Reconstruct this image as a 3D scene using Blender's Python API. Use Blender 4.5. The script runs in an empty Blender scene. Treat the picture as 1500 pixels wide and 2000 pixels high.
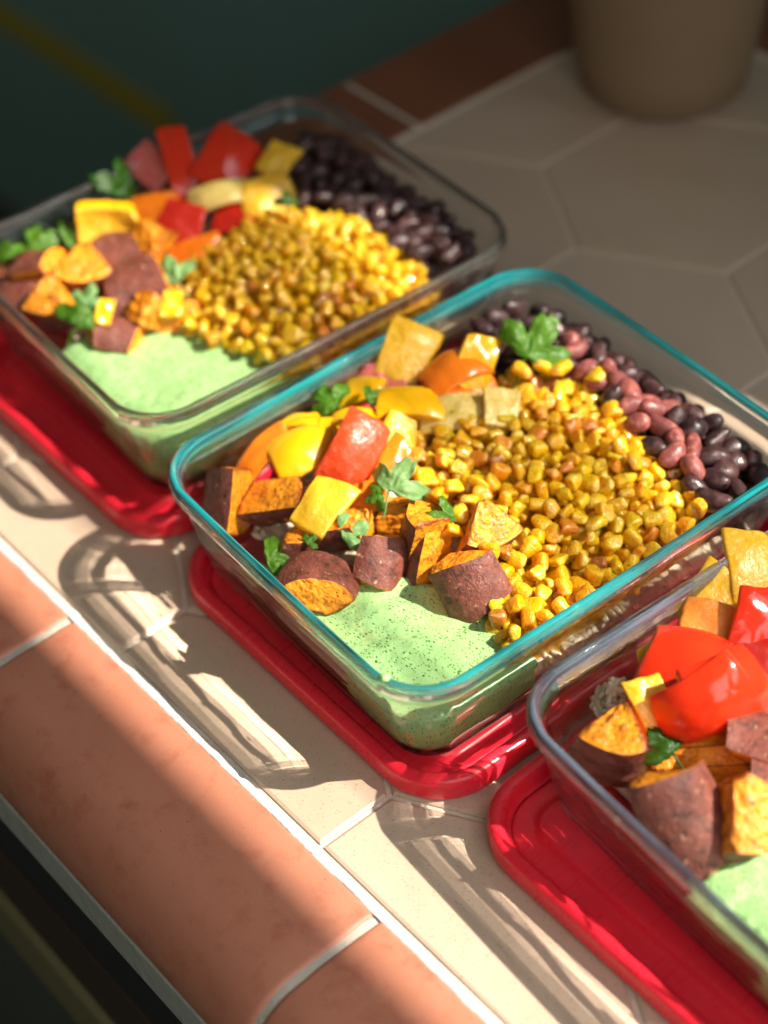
import bpy, bmesh, math, random
import numpy as np
from mathutils import Vector, Matrix, noise
S = bpy.context.scene
COL = S.collection
random.seed(7); RNG = np.random.RandomState(7)
R = math.radians

# ---------------- camera ----------------
cam = bpy.data.cameras.new('camera'); cam_o = bpy.data.objects.new('camera', cam); COL.objects.link(cam_o)
S.camera = cam_o
CR = Vector((0.64622642, 0.76118087, -0.05472755)); CU = Vector((-0.50473506, 0.48009365, 0.71746261)); CF = Vector((-0.57239316, 0.43602038, -0.69444387))
cam_o.matrix_world = Matrix(((CR.x, CU.x, -CF.x, 0.43963714), (CR.y, CU.y, -CF.y, -0.38784971), (CR.z, CU.z, -CF.z, 0.60409973), (0, 0, 0, 1)))
cam.sensor_fit = 'VERTICAL'; cam.sensor_height = 24; cam.lens = 24 * 3690.93 / 2000
cam.clip_start = 0.01; cam.clip_end = 50
cam.dof.use_dof = True; cam.dof.focus_distance = 0.750; cam.dof.aperture_fstop = 2.8

# ---------------- light ----------------
w = bpy.data.worlds.new('World'); S.world = w; w.use_nodes = True
bg = w.node_tree.nodes['Background']; bg.inputs[1].default_value = 0.075
_t = w.node_tree; _g = _t.nodes.new('ShaderNodeTexCoord'); _z = _t.nodes.new('ShaderNodeSeparateXYZ'); _r = _t.nodes.new('ShaderNodeValToRGB'); _m = _t.nodes.new('ShaderNodeMapRange')
_t.links.new(_g.outputs['Generated'], _z.inputs[0]); _t.links.new(_z.outputs[2], _m.inputs[0]); _m.inputs[1].default_value = -1; _t.links.new(_m.outputs[0], _r.inputs[0]); _t.links.new(_r.outputs[0], bg.inputs[0])
_e = _r.color_ramp.elements; _e.new(.5); _e.new(.7)          # dark floor, dim walls, brighter ceiling
for _k, (_p, _c) in enumerate(((0, (.06, .055, .05)), (.5, (.30, .26, .21)), (.7, (.72, .60, .40)), (1, (.95, .86, .68)))): _e[_k].position = _p; _e[_k].color = (*_c, 1)
SUN_DIR = Vector((0.048, 0.040, 0.069)).normalized()
sl = bpy.data.lights.new('sun', 'SUN'); sl.energy = 5.0; sl.angle = R(0.53); sl.color = (1.0, 0.90, 0.76)
sun = bpy.data.objects.new('sun', sl); COL.objects.link(sun); sun.rotation_euler = SUN_DIR.to_track_quat('Z', 'Y').to_euler()
sl.cycles.is_caustics_light = True
al = bpy.data.lights.new('sky_in_window', 'AREA'); al.shape = 'RECTANGLE'; al.size = 2.6; al.size_y = .9; al.energy = 30; al.color = (.88, .93, 1.0)
alo = bpy.data.objects.new('sky_in_window', al); COL.objects.link(alo); alo.location = (1.5, .66, 1.0); alo.rotation_euler = (R(-82), 0, 0)
fl = bpy.data.lights.new('added_fill_light', 'AREA'); fl.shape = 'RECTANGLE'; fl.size = .55; fl.size_y = .55; fl.energy = 1.8; fl.color = (1.0, .96, .92)  # added fill lamp, lifts the shadows on the front tiles
flo = bpy.data.objects.new('added_fill_light', fl); COL.objects.link(flo); flo.location = (.74, -.30, .56); flo.rotation_euler = (Vector((.74, -.30, .56)) - Vector((.05, -.12, 0))).to_track_quat('Z', 'Y').to_euler()
S.view_settings.view_transform = 'Standard'; S.view_settings.look = 'None'; S.view_settings.gamma = 1; S.view_settings.exposure = 0.75
S.cycles.use_denoising = True
S.cycles.max_bounces = 20; S.cycles.transmission_bounces = 18; S.cycles.glossy_bounces = 8; S.cycles.diffuse_bounces = 4; S.cycles.transparent_max_bounces = 8
S.cycles.sample_clamp_indirect = 6

# ---------------- helpers ----------------
def V(p): return Vector(p)
def nv(p, s=1.0): return noise.noise(Vector(p) * s)
def tag(o, label=None, cat=None, group=None, kind=None):
    if label: o['label'] = label
    if cat: o['category'] = cat
    if group: o['group'] = group
    if kind: o['kind'] = kind
    return o
def link(name, me, parent=None, mats=None, recv=True):
    o = bpy.data.objects.new(name, me); COL.objects.link(o)
    if parent: o.parent = parent
    if mats:
        for m in (mats if isinstance(mats, (list, tuple)) else [mats]): me.materials.append(m)
    o.cycles.is_caustics_receiver = recv
    return o
def empty(name, loc, rz=0.0):
    o = bpy.data.objects.new(name, None); COL.objects.link(o); o.location = loc; o.rotation_euler = (0, 0, rz); o.empty_display_size = .01
    return o
def mesh(name, vs, fs, smooth=True, fix=True, mi=None):
    me = bpy.data.meshes.new(name); me.from_pydata([tuple(v) for v in vs], [], fs)
    if mi is not None: me.polygons.foreach_set('material_index', mi)
    if fix:
        bm = bmesh.new(); bm.from_mesh(me); bmesh.ops.recalc_face_normals(bm, faces=bm.faces); bm.to_mesh(me); bm.free()
    if smooth: me.shade_smooth()
    me.update(); return me
def copy_tree(o, parent=None):
    c = o.copy(); COL.objects.link(c); c.parent = parent
    for ch in [q for q in bpy.data.objects if q.parent == o]: copy_tree(ch, c)
    return c

class N:                                    # tiny node helper
    def __init__(s, name, **kw):
        s.m = bpy.data.materials.new(name); s.m.use_nodes = True; s.t = s.m.node_tree; s.b = s.t.nodes['Principled BSDF']; s.out = s.t.nodes['Material Output']
        for k, v in kw.items(): s.set(k, v)
    def set(s, k, v):
        i = s.b.inputs[k.replace('_', ' ')]
        if isinstance(v, (tuple, list)) and len(v) == 3 and i.type == 'RGBA': v = (*v, 1)
        i.default_value = v
    def n(s, typ, **kw):
        q = s.t.nodes.new(typ)
        for k, v in kw.items():
            if k.startswith('i_'): q.inputs[k[2:].replace('_', ' ')].default_value = v
            else: setattr(q, k, v)
        return q
    def l(s, a, b): s.t.links.new(a, b)
    def coord(s, kind='Object'):
        return s.n('ShaderNodeTexCoord').outputs[kind]
    def noise(s, scale, detail=3, rough=.5, co=None, dist=0):
        q = s.n('ShaderNodeTexNoise', i_Scale=scale, i_Detail=detail, i_Roughness=rough, i_Distortion=dist); s.l(co or s.coord(), q.inputs['Vector']); return q.outputs['Fac']
    def voro(s, scale, co=None, feat='F1', out='Distance', rnd=1.0):
        q = s.n('ShaderNodeTexVoronoi', i_Scale=scale, i_Randomness=rnd, feature=feat); s.l(co or s.coord(), q.inputs['Vector']); return q.outputs[out]
    def ramp(s, fac, stops, interp='LINEAR'):
        q = s.n('ShaderNodeValToRGB'); q.color_ramp.interpolation = interp; e = q.color_ramp.elements
        while len(e) < len(stops): e.new(0.5)
        for el, (p, c) in zip(e, stops): el.position = p; el.color = (*c, 1) if len(c) == 3 else c
        s.l(fac, q.inputs[0]); return q.outputs[0]
    def g(s, fac, a, b): return s.ramp(fac, [(a, (0, 0, 0)), (b, (1, 1, 1))])
    def mix(s, fac, a, b, typ='MIX'):
        q = s.n('ShaderNodeMix', data_type='RGBA', blend_type=typ)
        for i, v in ((0, fac), (6, a), (7, b)):
            if isinstance(v, (float, int)): q.inputs[i].default_value = v
            elif isinstance(v, tuple): q.inputs[i].default_value = (*v, 1)
            else: s.l(v, q.inputs[i])
        return q.outputs[2]
    def col(s, c): s.l(c, s.b.inputs['Base Color']); return s
    def rgh(s, c): s.l(c, s.b.inputs['Roughness']); return s
    def bump(s, h, dist, strength=1.0, prev=None):
        q = s.n('ShaderNodeBump', i_Strength=strength, i_Distance=dist); s.l(h, q.inputs['Height'])
        if prev: s.l(prev, q.inputs['Normal'])
        s.l(q.outputs[0], s.b.inputs['Normal']); return q.outputs[0]

# ---------------- materials ----------------
def m_tile():
    k = N('beige glazed tile', Roughness=.42); co = k.coord('Generated')
    obj = k.n('ShaderNodeNewGeometry').outputs['Position']
    base = k.mix(k.noise(26, 4, co=obj), (.54, .405, .30), (.64, .50, .39))
    rnd = k.n('ShaderNodeObjectInfo').outputs['Random']
    base = k.mix(.28, base, k.ramp(rnd, [(0, (.50, .36, .25)), (1, (.62, .48, .37))]))
    sp = k.voro(650, co=obj); fine = k.ramp(sp, [(.12, (1, 1, 1)), (.30, (0, 0, 0))])
    gate = k.g(k.noise(260, 2, co=obj), .42, .55)
    sp2 = k.mix(1.0, fine, gate, 'MULTIPLY')
    base = k.mix(k.mix(1.0, sp2, (.6, .6, .6), 'MULTIPLY'), base, (.24, .17, .12))
    k.col(base); k.rgh(k.ramp(k.noise(60, 3, co=obj), [(.3, (.34,) * 3), (.7, (.52,) * 3)]))
    b = k.bump(k.noise(900, 2, co=obj), .00012, .5); k.bump(k.noise(45, 2, co=obj), .0012, .5, b)
    return k.m
def m_grout(c, name, big=.0015):
    k = N(name, Roughness=.9); g = k.n('ShaderNodeNewGeometry').outputs['Position']
    k.col(k.mix(k.noise(140, 4, co=g), tuple(x * .78 for x in c), tuple(min(1, x * 1.12) for x in c)))
    b = k.bump(k.noise(420, 4, co=g), .0006, .9); k.bump(k.noise(90, 2, co=g), big, .6, b); return k.m
def m_terra():
    k = N('terracotta trim tile', Roughness=.5); g = k.n('ShaderNodeNewGeometry').outputs['Position']
    c = k.mix(k.noise(18, 4, co=g), (.48, .175, .105), (.55, .22, .135))
    c = k.mix(k.g(k.noise(70, 5, .65, co=g), .52, .72), c, (.42, .13, .075))
    c = k.mix(k.g(k.noise(1400, 2, co=g), .55, .85), c, (.50, .25, .16))
    sp = k.ramp(k.voro(190, co=g), [(.035, (1, 1, 1)), (.07, (0, 0, 0))])
    c = k.mix(k.mix(1.0, sp, k.g(k.noise(40, 2, co=g), .52, .58), 'MULTIPLY'), c, (.10, .045, .03))
    sc = k.n('ShaderNodeTexNoise', i_Scale=6.0)
    if 0: sc = k.n('ShaderNodeTexWave', i_Scale=30.0, i_Distortion=9.0, i_Detail=3.0)
    k.col(c); k.rgh(k.ramp(k.noise(50, 3, co=g), [(.3, (.40,) * 3), (.7, (.62,) * 3)]))
    b = k.bump(k.noise(1100, 2, co=g), .00015, .6); k.bump(k.noise(38, 2, co=g), .0014, .5, b); return k.m
def m_plastic():
    k = N('red lid plastic', Roughness=.33, Specular_IOR_Level=.5, Subsurface_Weight=.35, Subsurface_Radius=(1, .12, .12), Subsurface_Scale=.006)
    k.set('Base_Color', (.62, .012, .028)); g = k.n('ShaderNodeNewGeometry').outputs['Position']
    k.col(k.mix(k.noise(45, 3, co=g), (.74, .014, .036), (.84, .024, .050)))
    st = k.n('ShaderNodeMapping'); st.inputs['Scale'].default_value = (1, .08, 1); st.inputs['Rotation'].default_value = (0, 0, .7); k.l(g, st.inputs[0])
    k.rgh(k.ramp(k.noise(700, 3, co=st.outputs[0]), [(.35, (.26,) * 3), (.75, (.46,) * 3)]))
    k.bump(k.noise(60, 2, co=g), .0008, .35); return k.m
def m_glass(name, col, dens, edge, amt):
    """glass whose rim carries painted colour standing in for light refracted along the wall"""
    k = N(name); m = k.m; t = k.t; t.nodes.remove(k.b); o = k.out
    gb = t.nodes.new('ShaderNodeBsdfGlass'); gb.inputs['IOR'].default_value = 1.48; gb.inputs['Roughness'].default_value = 0
    co = k.coord(); z = k.n('ShaderNodeSeparateXYZ'); k.l(co, z.inputs[0])
    mr = k.n('ShaderNodeMapRange'); mr.inputs[1].default_value = .0615; mr.inputs[2].default_value = .0660; mr.inputs[4].default_value = amt; k.l(z.outputs[2], mr.inputs[0])
    mp = k.n('ShaderNodeMapping'); mp.inputs['Scale'].default_value = (14, 14, 900); k.l(co, mp.inputs[0])
    st = k.ramp(k.noise(1.0, 3, co=mp.outputs[0]), [(.40, (.10,) * 3), (.58, (1, 1, 1))])
    fac = k.n('ShaderNodeMath', operation='MULTIPLY'); k.l(mr.outputs[0], fac.inputs[0]); k.l(st, fac.inputs[1])
    df = k.n('ShaderNodeBsdfDiffuse'); tr = k.n('ShaderNodeBsdfTranslucent'); df.inputs[0].default_value = tr.inputs[0].default_value = (*edge, 1)  # diffuse edge colour replaces the refracted rim glow
    a = k.n('ShaderNodeMixShader'); a.inputs[0].default_value = .5; k.l(df.outputs[0], a.inputs[1]); k.l(tr.outputs[0], a.inputs[2])
    b = k.n('ShaderNodeMixShader'); k.l(fac.outputs[0], b.inputs[0]); k.l(gb.outputs[0], b.inputs[1]); k.l(a.outputs[0], b.inputs[2]); tb = k.n('ShaderNodeBsdfTransparent'); tm = k.n('ShaderNodeMixShader'); tm.inputs[0].default_value = .06; k.l(b.outputs[0], tm.inputs[1]); k.l(tb.outputs[0], tm.inputs[2]); k.l(tm.outputs[0], o.inputs[0])
    va = t.nodes.new('ShaderNodeVolumeAbsorption'); va.inputs[0].default_value = (*col, 1); va.inputs[1].default_value = dens; t.links.new(va.outputs[0], o.inputs[1])
    return m
def m_sauce():
    k = N('green herb sauce', Roughness=.30, Subsurface_Weight=.2, Subsurface_Radius=(.8, 1, .6), Subsurface_Scale=.003); co = k.coord()
    c = k.mix(k.noise(70, 4, co=co), (.33, .60, .22), (.42, .68, .30))
    c = k.mix(k.g(k.noise(26, 5, .7, co=co, dist=1.5), .56, .74), c, (.52, .66, .27))
    mp = k.n('ShaderNodeMapping'); mp.inputs['Rotation'].default_value = (0, 0, .4); mp.inputs['Scale'].default_value = (1, 1.9, 1); k.l(co, mp.inputs[0])
    for sc, a, b, g0, g1, cc in ((360, .20, .27, .49, .53, (.035, .17, .015)), (620, .24, .33, .46, .52, (.05, .21, .03)), (210, .12, .155, .50, .54, (.02, .11, .010))):
        d = k.mix(1.0, k.ramp(k.voro(sc, co=mp.outputs[0]), [(a, (1, 1, 1)), (b, (0, 0, 0))]), k.g(k.noise(sc * .45, 2, co=co), g0, g1), 'MULTIPLY')
        c = k.mix(d, c, cc)
    k.col(c); b = k.bump(k.noise(600, 3, co=co), .0003, .5); k.bump(k.noise(75, 4, .6, co=co, dist=1.5), .0015, .6, b); return k.m
def m_flesh():
    k = N('roasted sweet potato flesh', Roughness=.42, Subsurface_Weight=.12, Subsurface_Radius=(1, .4, .1), Subsurface_Scale=.003); co = k.coord()
    off = k.n('ShaderNodeVectorMath', operation='ADD'); oi = k.n('ShaderNodeObjectInfo').outputs['Location']; k.l(co, off.inputs[0]); k.l(oi, off.inputs[1]); co = off.outputs[0]
    c = k.mix(k.noise(120, 5, co=co), (.86, .25, .010), (.95, .40, .020))
    c = k.mix(k.g(k.noise(170, 5, .7, co=co), .52, .72), c, (.42, .09, .008))
    c = k.mix(k.g(k.noise(320, 4, .7, co=co), .60, .70), c, (.92, .48, .06))
    sp = k.mix(1.0, k.ramp(k.voro(700, co=co), [(.14, (1, 1, 1)), (.26, (0, 0, 0))]), k.g(k.noise(160, 2, co=co), .48, .56), 'MULTIPLY')
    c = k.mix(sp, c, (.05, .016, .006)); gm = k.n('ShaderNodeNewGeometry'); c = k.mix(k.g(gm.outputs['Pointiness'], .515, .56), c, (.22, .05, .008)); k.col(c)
    k.rgh(k.ramp(k.noise(300, 3, co=co), [(.35, (.25,) * 3), (.65, (.6,) * 3)]))
    b = k.bump(k.voro(420, co=co, feat='SMOOTH_F1'), .0011, .8); k.bump(k.noise(160, 4, .65, co=co), .0022, .8, b); return k.m
def m_skin():
    k = N('sweet potato skin', Roughness=.5); co = k.coord()
    off = k.n('ShaderNodeVectorMath', operation='ADD'); oi = k.n('ShaderNodeObjectInfo').outputs['Location']; k.l(co, off.inputs[0]); k.l(oi, off.inputs[1]); co = off.outputs[0]
    c = k.mix(k.noise(90, 5, co=co), (.15, .038, .028), (.30, .088, .056))
    c = k.mix(k.g(k.noise(190, 5, .75, co=co), .48, .66), c, (.075, .024, .016))
    c = k.mix(k.g(k.noise(420, 3, co=co), .64, .72), c, (.50, .27, .17))
    k.rgh(k.ramp(k.noise(150, 3, co=co), [(.35, (.32,) * 3), (.65, (.6,) * 3)])); k.col(c); b = k.bump(k.noise(500, 4, .7, co=co), .0009, .85); k.bump(k.noise(130, 3, co=co), .0016, .6, b); return k.m
def m_pepper(name, a, b_, flesh=False, rough=.22):
    k = N(name, Roughness=rough, Subsurface_Weight=.22, Subsurface_Radius=(1, .45, .12), Subsurface_Scale=.004, Specular_IOR_Level=.55); co = k.coord()
    off = k.n('ShaderNodeVectorMath', operation='ADD'); oi = k.n('ShaderNodeObjectInfo').outputs['Location']; k.l(co, off.inputs[0]); k.l(oi, off.inputs[1]); co = off.outputs[0]
    c = k.mix(k.noise(75, 4, co=co), a, b_)
    if flesh:
        c = k.mix(k.g(k.noise(240, 4, .7, co=co), .55, .75), c, tuple(min(1, x * 1.2 + .08) for x in b_))
        k.rgh(k.ramp(k.noise(260, 3, co=co), [(.3, (.2,) * 3), (.7, (.48,) * 3)]))
        b = k.bump(k.noise(520, 3, co=co), .0005, .8); k.bump(k.noise(120, 4, co=co), .0018, .6, b)
    else:
        sp = k.mix(1.0, k.ramp(k.voro(420, co=co), [(.07, (1, 1, 1)), (.12, (0, 0, 0))]), k.g(k.noise(80, 2, co=co), .58, .64), 'MULTIPLY'); c = k.mix(sp, c, (.16, .06, .01))
        k.bump(k.noise(70, 3, co=co), .0014, .5)
    k.col(c); return k.m
def m_corn(name, stops, rough=.2):
    k = N(name, Subsurface_Weight=.75, Subsurface_Radius=(1, .55, .08), Subsurface_Scale=.006, Specular_IOR_Level=.6, Roughness=rough, Coat_Weight=.8, Coat_Roughness=.07); co = k.coord()
    oi = k.n('ShaderNodeObjectInfo'); off = k.n('ShaderNodeVectorMath', operation='ADD'); k.l(co, off.inputs[0]); k.l(oi.outputs['Location'], off.inputs[1]); co2 = off.outputs[0]
    c = k.ramp(oi.outputs['Random'], stops)
    c = k.mix(k.g(k.noise(260, 4, .65, co=co2), .57, .78), c, (.52, .19, .008))
    z = k.n('ShaderNodeSeparateXYZ'); k.l(co, z.inputs[0])
    tip = k.n('ShaderNodeMapRange'); tip.inputs[1].default_value = -.0026; tip.inputs[2].default_value = -.0052; k.l(z.outputs[2], tip.inputs[0])
    c = k.mix(tip.outputs[0], c, (.86, .62, .20))
    sp = k.mix(1.0, k.ramp(k.voro(820, co=co2), [(.14, (1, 1, 1)), (.24, (0, 0, 0))]), k.g(k.noise(150, 2, co=co2), .50, .56), 'MULTIPLY')
    c = k.mix(sp, c, (.02, .012, .005)); k.col(c)
    b = k.bump(k.noise(390, 3, .6, co=co2, dist=.8), .0016, .85); k.bump(k.noise(900, 2, co=co2), .0003, .5, b); return k.m
def m_bean(name, a, b_):
    k = N(name, Roughness=.24, Specular_IOR_Level=.5); co = k.coord()
    oi = k.n('ShaderNodeObjectInfo'); off = k.n('ShaderNodeVectorMath', operation='ADD'); k.l(co, off.inputs[0]); k.l(oi.outputs['Location'], off.inputs[1]); co2 = off.outputs[0]
    c = k.mix(oi.outputs['Random'], a, b_); c = k.mix(k.g(k.noise(260, 4, co=co2), .48, .72), c, tuple(min(1, x * 2.0 + .012) for x in b_)); k.col(c)
    k.rgh(k.ramp(k.noise(300, 3, co=co2), [(.3, (.20,) * 3), (.65, (.58,) * 3)])); k.bump(k.noise(300, 4, co=co2), .0010, .7); return k.m
def m_leaf(name, a, b_):
    k = N(name, Roughness=.42, Subsurface_Weight=.0); co = k.coord(); k.col(k.mix(k.noise(130, 4, co=co), a, b_)); k.bump(k.noise(260, 3, co=co), .0012, .8)
    tr = k.n('ShaderNodeBsdfTranslucent'); tr.inputs[0].default_value = (b_[0] * 1.5, b_[1] * 1.4, b_[2], 1); mx = k.n('ShaderNodeMixShader'); mx.inputs[0].default_value = .45
    k.l(k.b.outputs[0], mx.inputs[1]); k.l(tr.outputs[0], mx.inputs[2]); k.l(mx.outputs[0], k.out.inputs[0]); return k.m
def m_plain(name, a, b_, rough=.6, scale=20, bump=.001, bs=60):
    k = N(name, Roughness=rough); g = k.n('ShaderNodeNewGeometry').outputs['Position']; k.col(k.mix(k.noise(scale, 4, co=g), a, b_)); k.bump(k.noise(bs, 4, co=g), bump, .6); return k.m

MT = m_tile(); MTC = m_terra(); MTD = m_plain('shaded terracotta border tile', (.20, .065, .030), (.27, .095, .045), .5, 25); MRED = m_plastic()  # border terracotta is darkened in its colour to stand for deep shade
MG_FLOOR = m_grout((.74, .66, .55), 'counter grout'); MG_WHITE = m_grout((.66, .66, .64), 'white trim grout', .002); MG_GREY = m_grout((.46, .50, .46), 'grey lower grout')
GL_TEAL = m_glass('teal tinted glass', (.10, .85, .90), 9, (.02, .78, .86), .62); GL_CLEAR = m_glass('clear glass', (.60, .85, .75), 2, (.55, .62, .58), .16); GL_BLUE = m_glass('pale blue glass', (.45, .75, .92), 3, (.34, .55, .74), .42)
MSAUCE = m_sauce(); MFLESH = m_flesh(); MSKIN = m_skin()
P_Y = m_pepper('yellow pepper skin', (.86, .42, .004), (.92, .52, .007)); P_YF = m_pepper('yellow pepper flesh', (.80, .40, .012), (.87, .52, .030), True, .3)
P_O = m_pepper('orange pepper skin', (.88, .17, .008), (.92, .26, .012)); P_OF = m_pepper('orange pepper flesh', (.88, .24, .03), (.90, .33, .05), True, .3)
P_R = m_pepper('red pepper skin', (.72, .022, .008), (.82, .05, .010), rough=.16); P_RF = m_pepper('red pepper flesh', (.70, .050, .012), (.80, .10, .025), True, .3)
P_RD = m_pepper('dark red pepper skin', (.50, .012, .010), (.62, .03, .012)); P_PK = m_pepper('pink red flesh', (.62, .10, .09), (.74, .20, .16), True, .3)
P_PA = m_pepper('pale pepper flesh', (.74, .52, .10), (.82, .64, .22), True, .25)
CORN = m_corn('roasted corn', [(0, (.97, .55, .003)), (.3, (.93, .53, .005)), (.55, (.86, .46, .005)), (.8, (.96, .43, .003)), (.94, (.84, .30, .005)), (1, (.55, .17, .006))])
CORNB = m_corn('bright corn', [(0, (.92, .56, .010)), (.5, (.90, .48, .010)), (1, (.86, .40, .010))])
CORNC = m_corn('charred corn', [(0, (.52, .19, .012)), (1, (.34, .11, .012))])
BEAN = m_bean('black bean', (.020, .010, .012), (.055, .022, .022)); BEANP = m_bean('purple brown bean', (.16, .042, .040), (.26, .075, .065))
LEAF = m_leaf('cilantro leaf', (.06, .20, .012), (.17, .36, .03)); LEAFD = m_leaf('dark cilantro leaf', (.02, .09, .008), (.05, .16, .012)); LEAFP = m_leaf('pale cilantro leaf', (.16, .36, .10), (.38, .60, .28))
RICE = m_plain('cooked rice', (.66, .56, .40), (.80, .71, .55), .45, 300, .0006, 500)
MWALL = m_plain('dark teal wall paint', (.20, .37, .33), (.24, .50, .58), .5, 3, .0006, 40)
MOLIVE = m_plain('olive painted wood', (.16, .15, .07), (.22, .20, .10), .6, 12)
MGREYC = m_plain('grey green cabinet paint', (.06, .075, .07), (.08, .095, .09), .5, 8)
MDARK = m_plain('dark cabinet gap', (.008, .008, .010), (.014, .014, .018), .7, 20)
MPOT = m_plain('tan clay pot', (.24, .16, .09), (.33, .23, .14), .7, 14)
MWHITEP = m_plain('white window frame paint', (.70, .69, .66), (.76, .75, .72), .5, 10)

# ---------------- setting: counter ----------------
def clip(poly, x0, x1, y0, y1):
    for ax, lim, sgn in ((0, x0, 1), (0, x1, -1), (1, y0, 1), (1, y1, -1)):
        out = []
        for i in range(len(poly)):
            a, b = poly[i], poly[(i + 1) % len(poly)]; da = (a[ax] - lim) * sgn; db = (b[ax] - lim) * sgn
            if da >= 0: out.append(a)
            if da * db < 0:
                t = da / (da - db); out.append((a[0] + t * (b[0] - a[0]), a[1] + t * (b[1] - a[1])))
        poly = out
        if len(poly) < 3: return []
    return poly
def inset(poly, d):
    n = len(poly); out = []
    for i in range(n):
        p0, p1, p2 = Vector(poly[i - 1]), Vector(poly[i]), Vector(poly[(i + 1) % n])
        e1 = (p1 - p0).normalized(); e2 = (p2 - p1).normalized(); n1 = Vector((-e1.y, e1.x)); n2 = Vector((-e2.y, e2.x))
        b = (n1 + n2); b = b.normalized() / max(.3, b.normalized().dot(n1)); out.append(tuple(p1 + b * d))
    return out
X0, X1, Y0, Y1 = -.287, .55, -.148, .41
def box(name, a, b, m, parent=None, bev=0.0):
    bm = bmesh.new(); bmesh.ops.create_cube(bm, size=1)
    for v in bm.verts: v.co = Vector([(a[i] + b[i]) / 2 + v.co[i] * (b[i] - a[i]) for i in range(3)])
    if bev: bmesh.ops.bevel(bm, geom=bm.edges[:], offset=bev, segments=3, profile=.5, affect='EDGES')
    me = bpy.data.meshes.new(name); bm.to_mesh(me); bm.free(); return link(name, me, parent, m)
counter = tag(box('countertop', (-.357, -.1900, -.03), (.55, .478, -.0016), MG_FLOOR), kind='structure')
S_ = .0801; PX = S_ * 3 ** .5; hx = -.0715
rows = []                                   # (centre y, half edge, x offset)
def hexcol(xc, yb, yt):                     # edge from yb to yt, zigzag caps of S_/2
    c = S_ / 2; h = PX / 2
    return [(xc - h, yb), (xc, yb - c), (xc + h, yb), (xc + h, yt), (xc, yt + c), (xc - h, yt)]
bands = [(.3569, .4370, 1), (.2367, .3168, 0), (.1166, .1966, 1), (-.0036, .0765, 0), (-.0718, -.0437, 1), (-.23, -.1119, 0)]
for yb, yt, off in bands:
    for k in range(-3, 6):
        xc = hx + PX / 2 + (k + .5 * off) * PX
        poly = clip(hexcol(xc, yb, yt), X0, X1, Y0, Y1)
        if len(poly) < 3: continue
        g = .0011
        o1 = inset(poly, g); o2 = inset(poly, g + .0012); n = len(poly)
        if min(abs((Vector(o2[i]) - Vector(o2[(i + 1) % n])).length) for i in range(n)) < .0006: pass
        vs = [(x, y, -.003) for x, y in o1] + [(x, y, -.0007) for x, y in o1] + [(x, y, 0) for x, y in o2]
        fs = [(i, (i + 1) % n, n + (i + 1) % n, n + i) for i in range(n)] + [(n + i, n + (i + 1) % n, 2 * n + (i + 1) % n, 2 * n + i) for i in range(n)] + [tuple(range(2 * n, 3 * n))]
        o = link('hexagonal_tile', mesh('hexagonal_tile', vs, fs, smooth=False, fix=False), counter, MT)
# terracotta trim: each tile lofted from a profile along its length
def loft(prof, ts, f, closed_ends=True):
    """prof: list of (a,b); ts: list of (t, shrink); f(t,a,b)->xyz"""
    vs = []; fs = []; n = len(prof)
    for t, s in ts:
        for a, b in prof: vs.append(f(t, a, b, s))
    for i in range(len(ts) - 1):
        for j in range(n - 1): fs.append((i * n + j, i * n + j + 1, (i + 1) * n + j + 1, (i + 1) * n + j))
    return vs, fs
RAD = .030
prof = [(-.1524, -.004), (-.1524, .0006), (-.1529, .0018), (-.1541, .0026), (-.156, .0028)] + [(-.160 - .005 * i, .0028) for i in range(6)]
prof += [(-.190 - RAD * math.sin(a), .0028 - RAD + RAD * math.cos(a)) for a in [R(90) * i / 10 for i in range(1, 11)]] + [(-.220, -.0275), (-.2195, -.0285), (-.215, -.0285)]
bprof = [(-.1520, -.004), (-.1530, .0014), (-.160, .0017), (-.190, .0017)] + [(-.190 - (RAD - .0011) * math.sin(a), .0028 - RAD + (RAD - .0011) * math.cos(a)) for a in [R(90) * i / 10 for i in range(1, 11)]] + [(-.2178, -.0270)]
trim = tag(link('front_trim', mesh('front_trim', *loft(bprof, [(-.5, 0), (.6, 0)], lambda t, a, b, s: (t, a, b))), None, m_grout((.56, .50, .42), 'cream joint grout')), kind='structure')
joints = [-.5174, -.3087, -.1000, .1087, .3174, .5261]
for ja, jb in zip(joints[:-1], joints[1:]):
    L_ = jb - ja; e = .0012; ts = []
    for d, s in ((e, 1.0), (e + .0006, .45), (e + .0016, .12), (e + .003, 0)): ts.append((ja + d, s))
    for q in range(1, 12): ts.append((ja + L_ * q / 12, 0))
    for d, s in ((e + .003, 0), (e + .0016, .12), (e + .0006, .45), (e, 1.0)): ts.append((jb - d, s))
    sd = random.random() * 50
    def f(t, a, b, s):
        j = .0007 * nv((t * 14 + sd, a * 20, 0)); sh = s * .0022
        cy = -.19; cz = -.0272
        if a > -.19: nn = (0, 1) if b > .002 else (.6, .5)
        else: nn = ((a + .19) / RAD, (b - (.0028 - RAD)) / RAD)
        if b < -.02 and a > -.219: nn = (0, 0)
        return (t + .0005 * nv((a * 90, sd, 1)), a + nn[0] * (j - sh), b + nn[1] * (j * .5 - sh))
    vs, fs = loft(prof, ts, f)
    link('trim_tile', mesh('trim_tile', vs, fs), trim, MTC)
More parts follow.
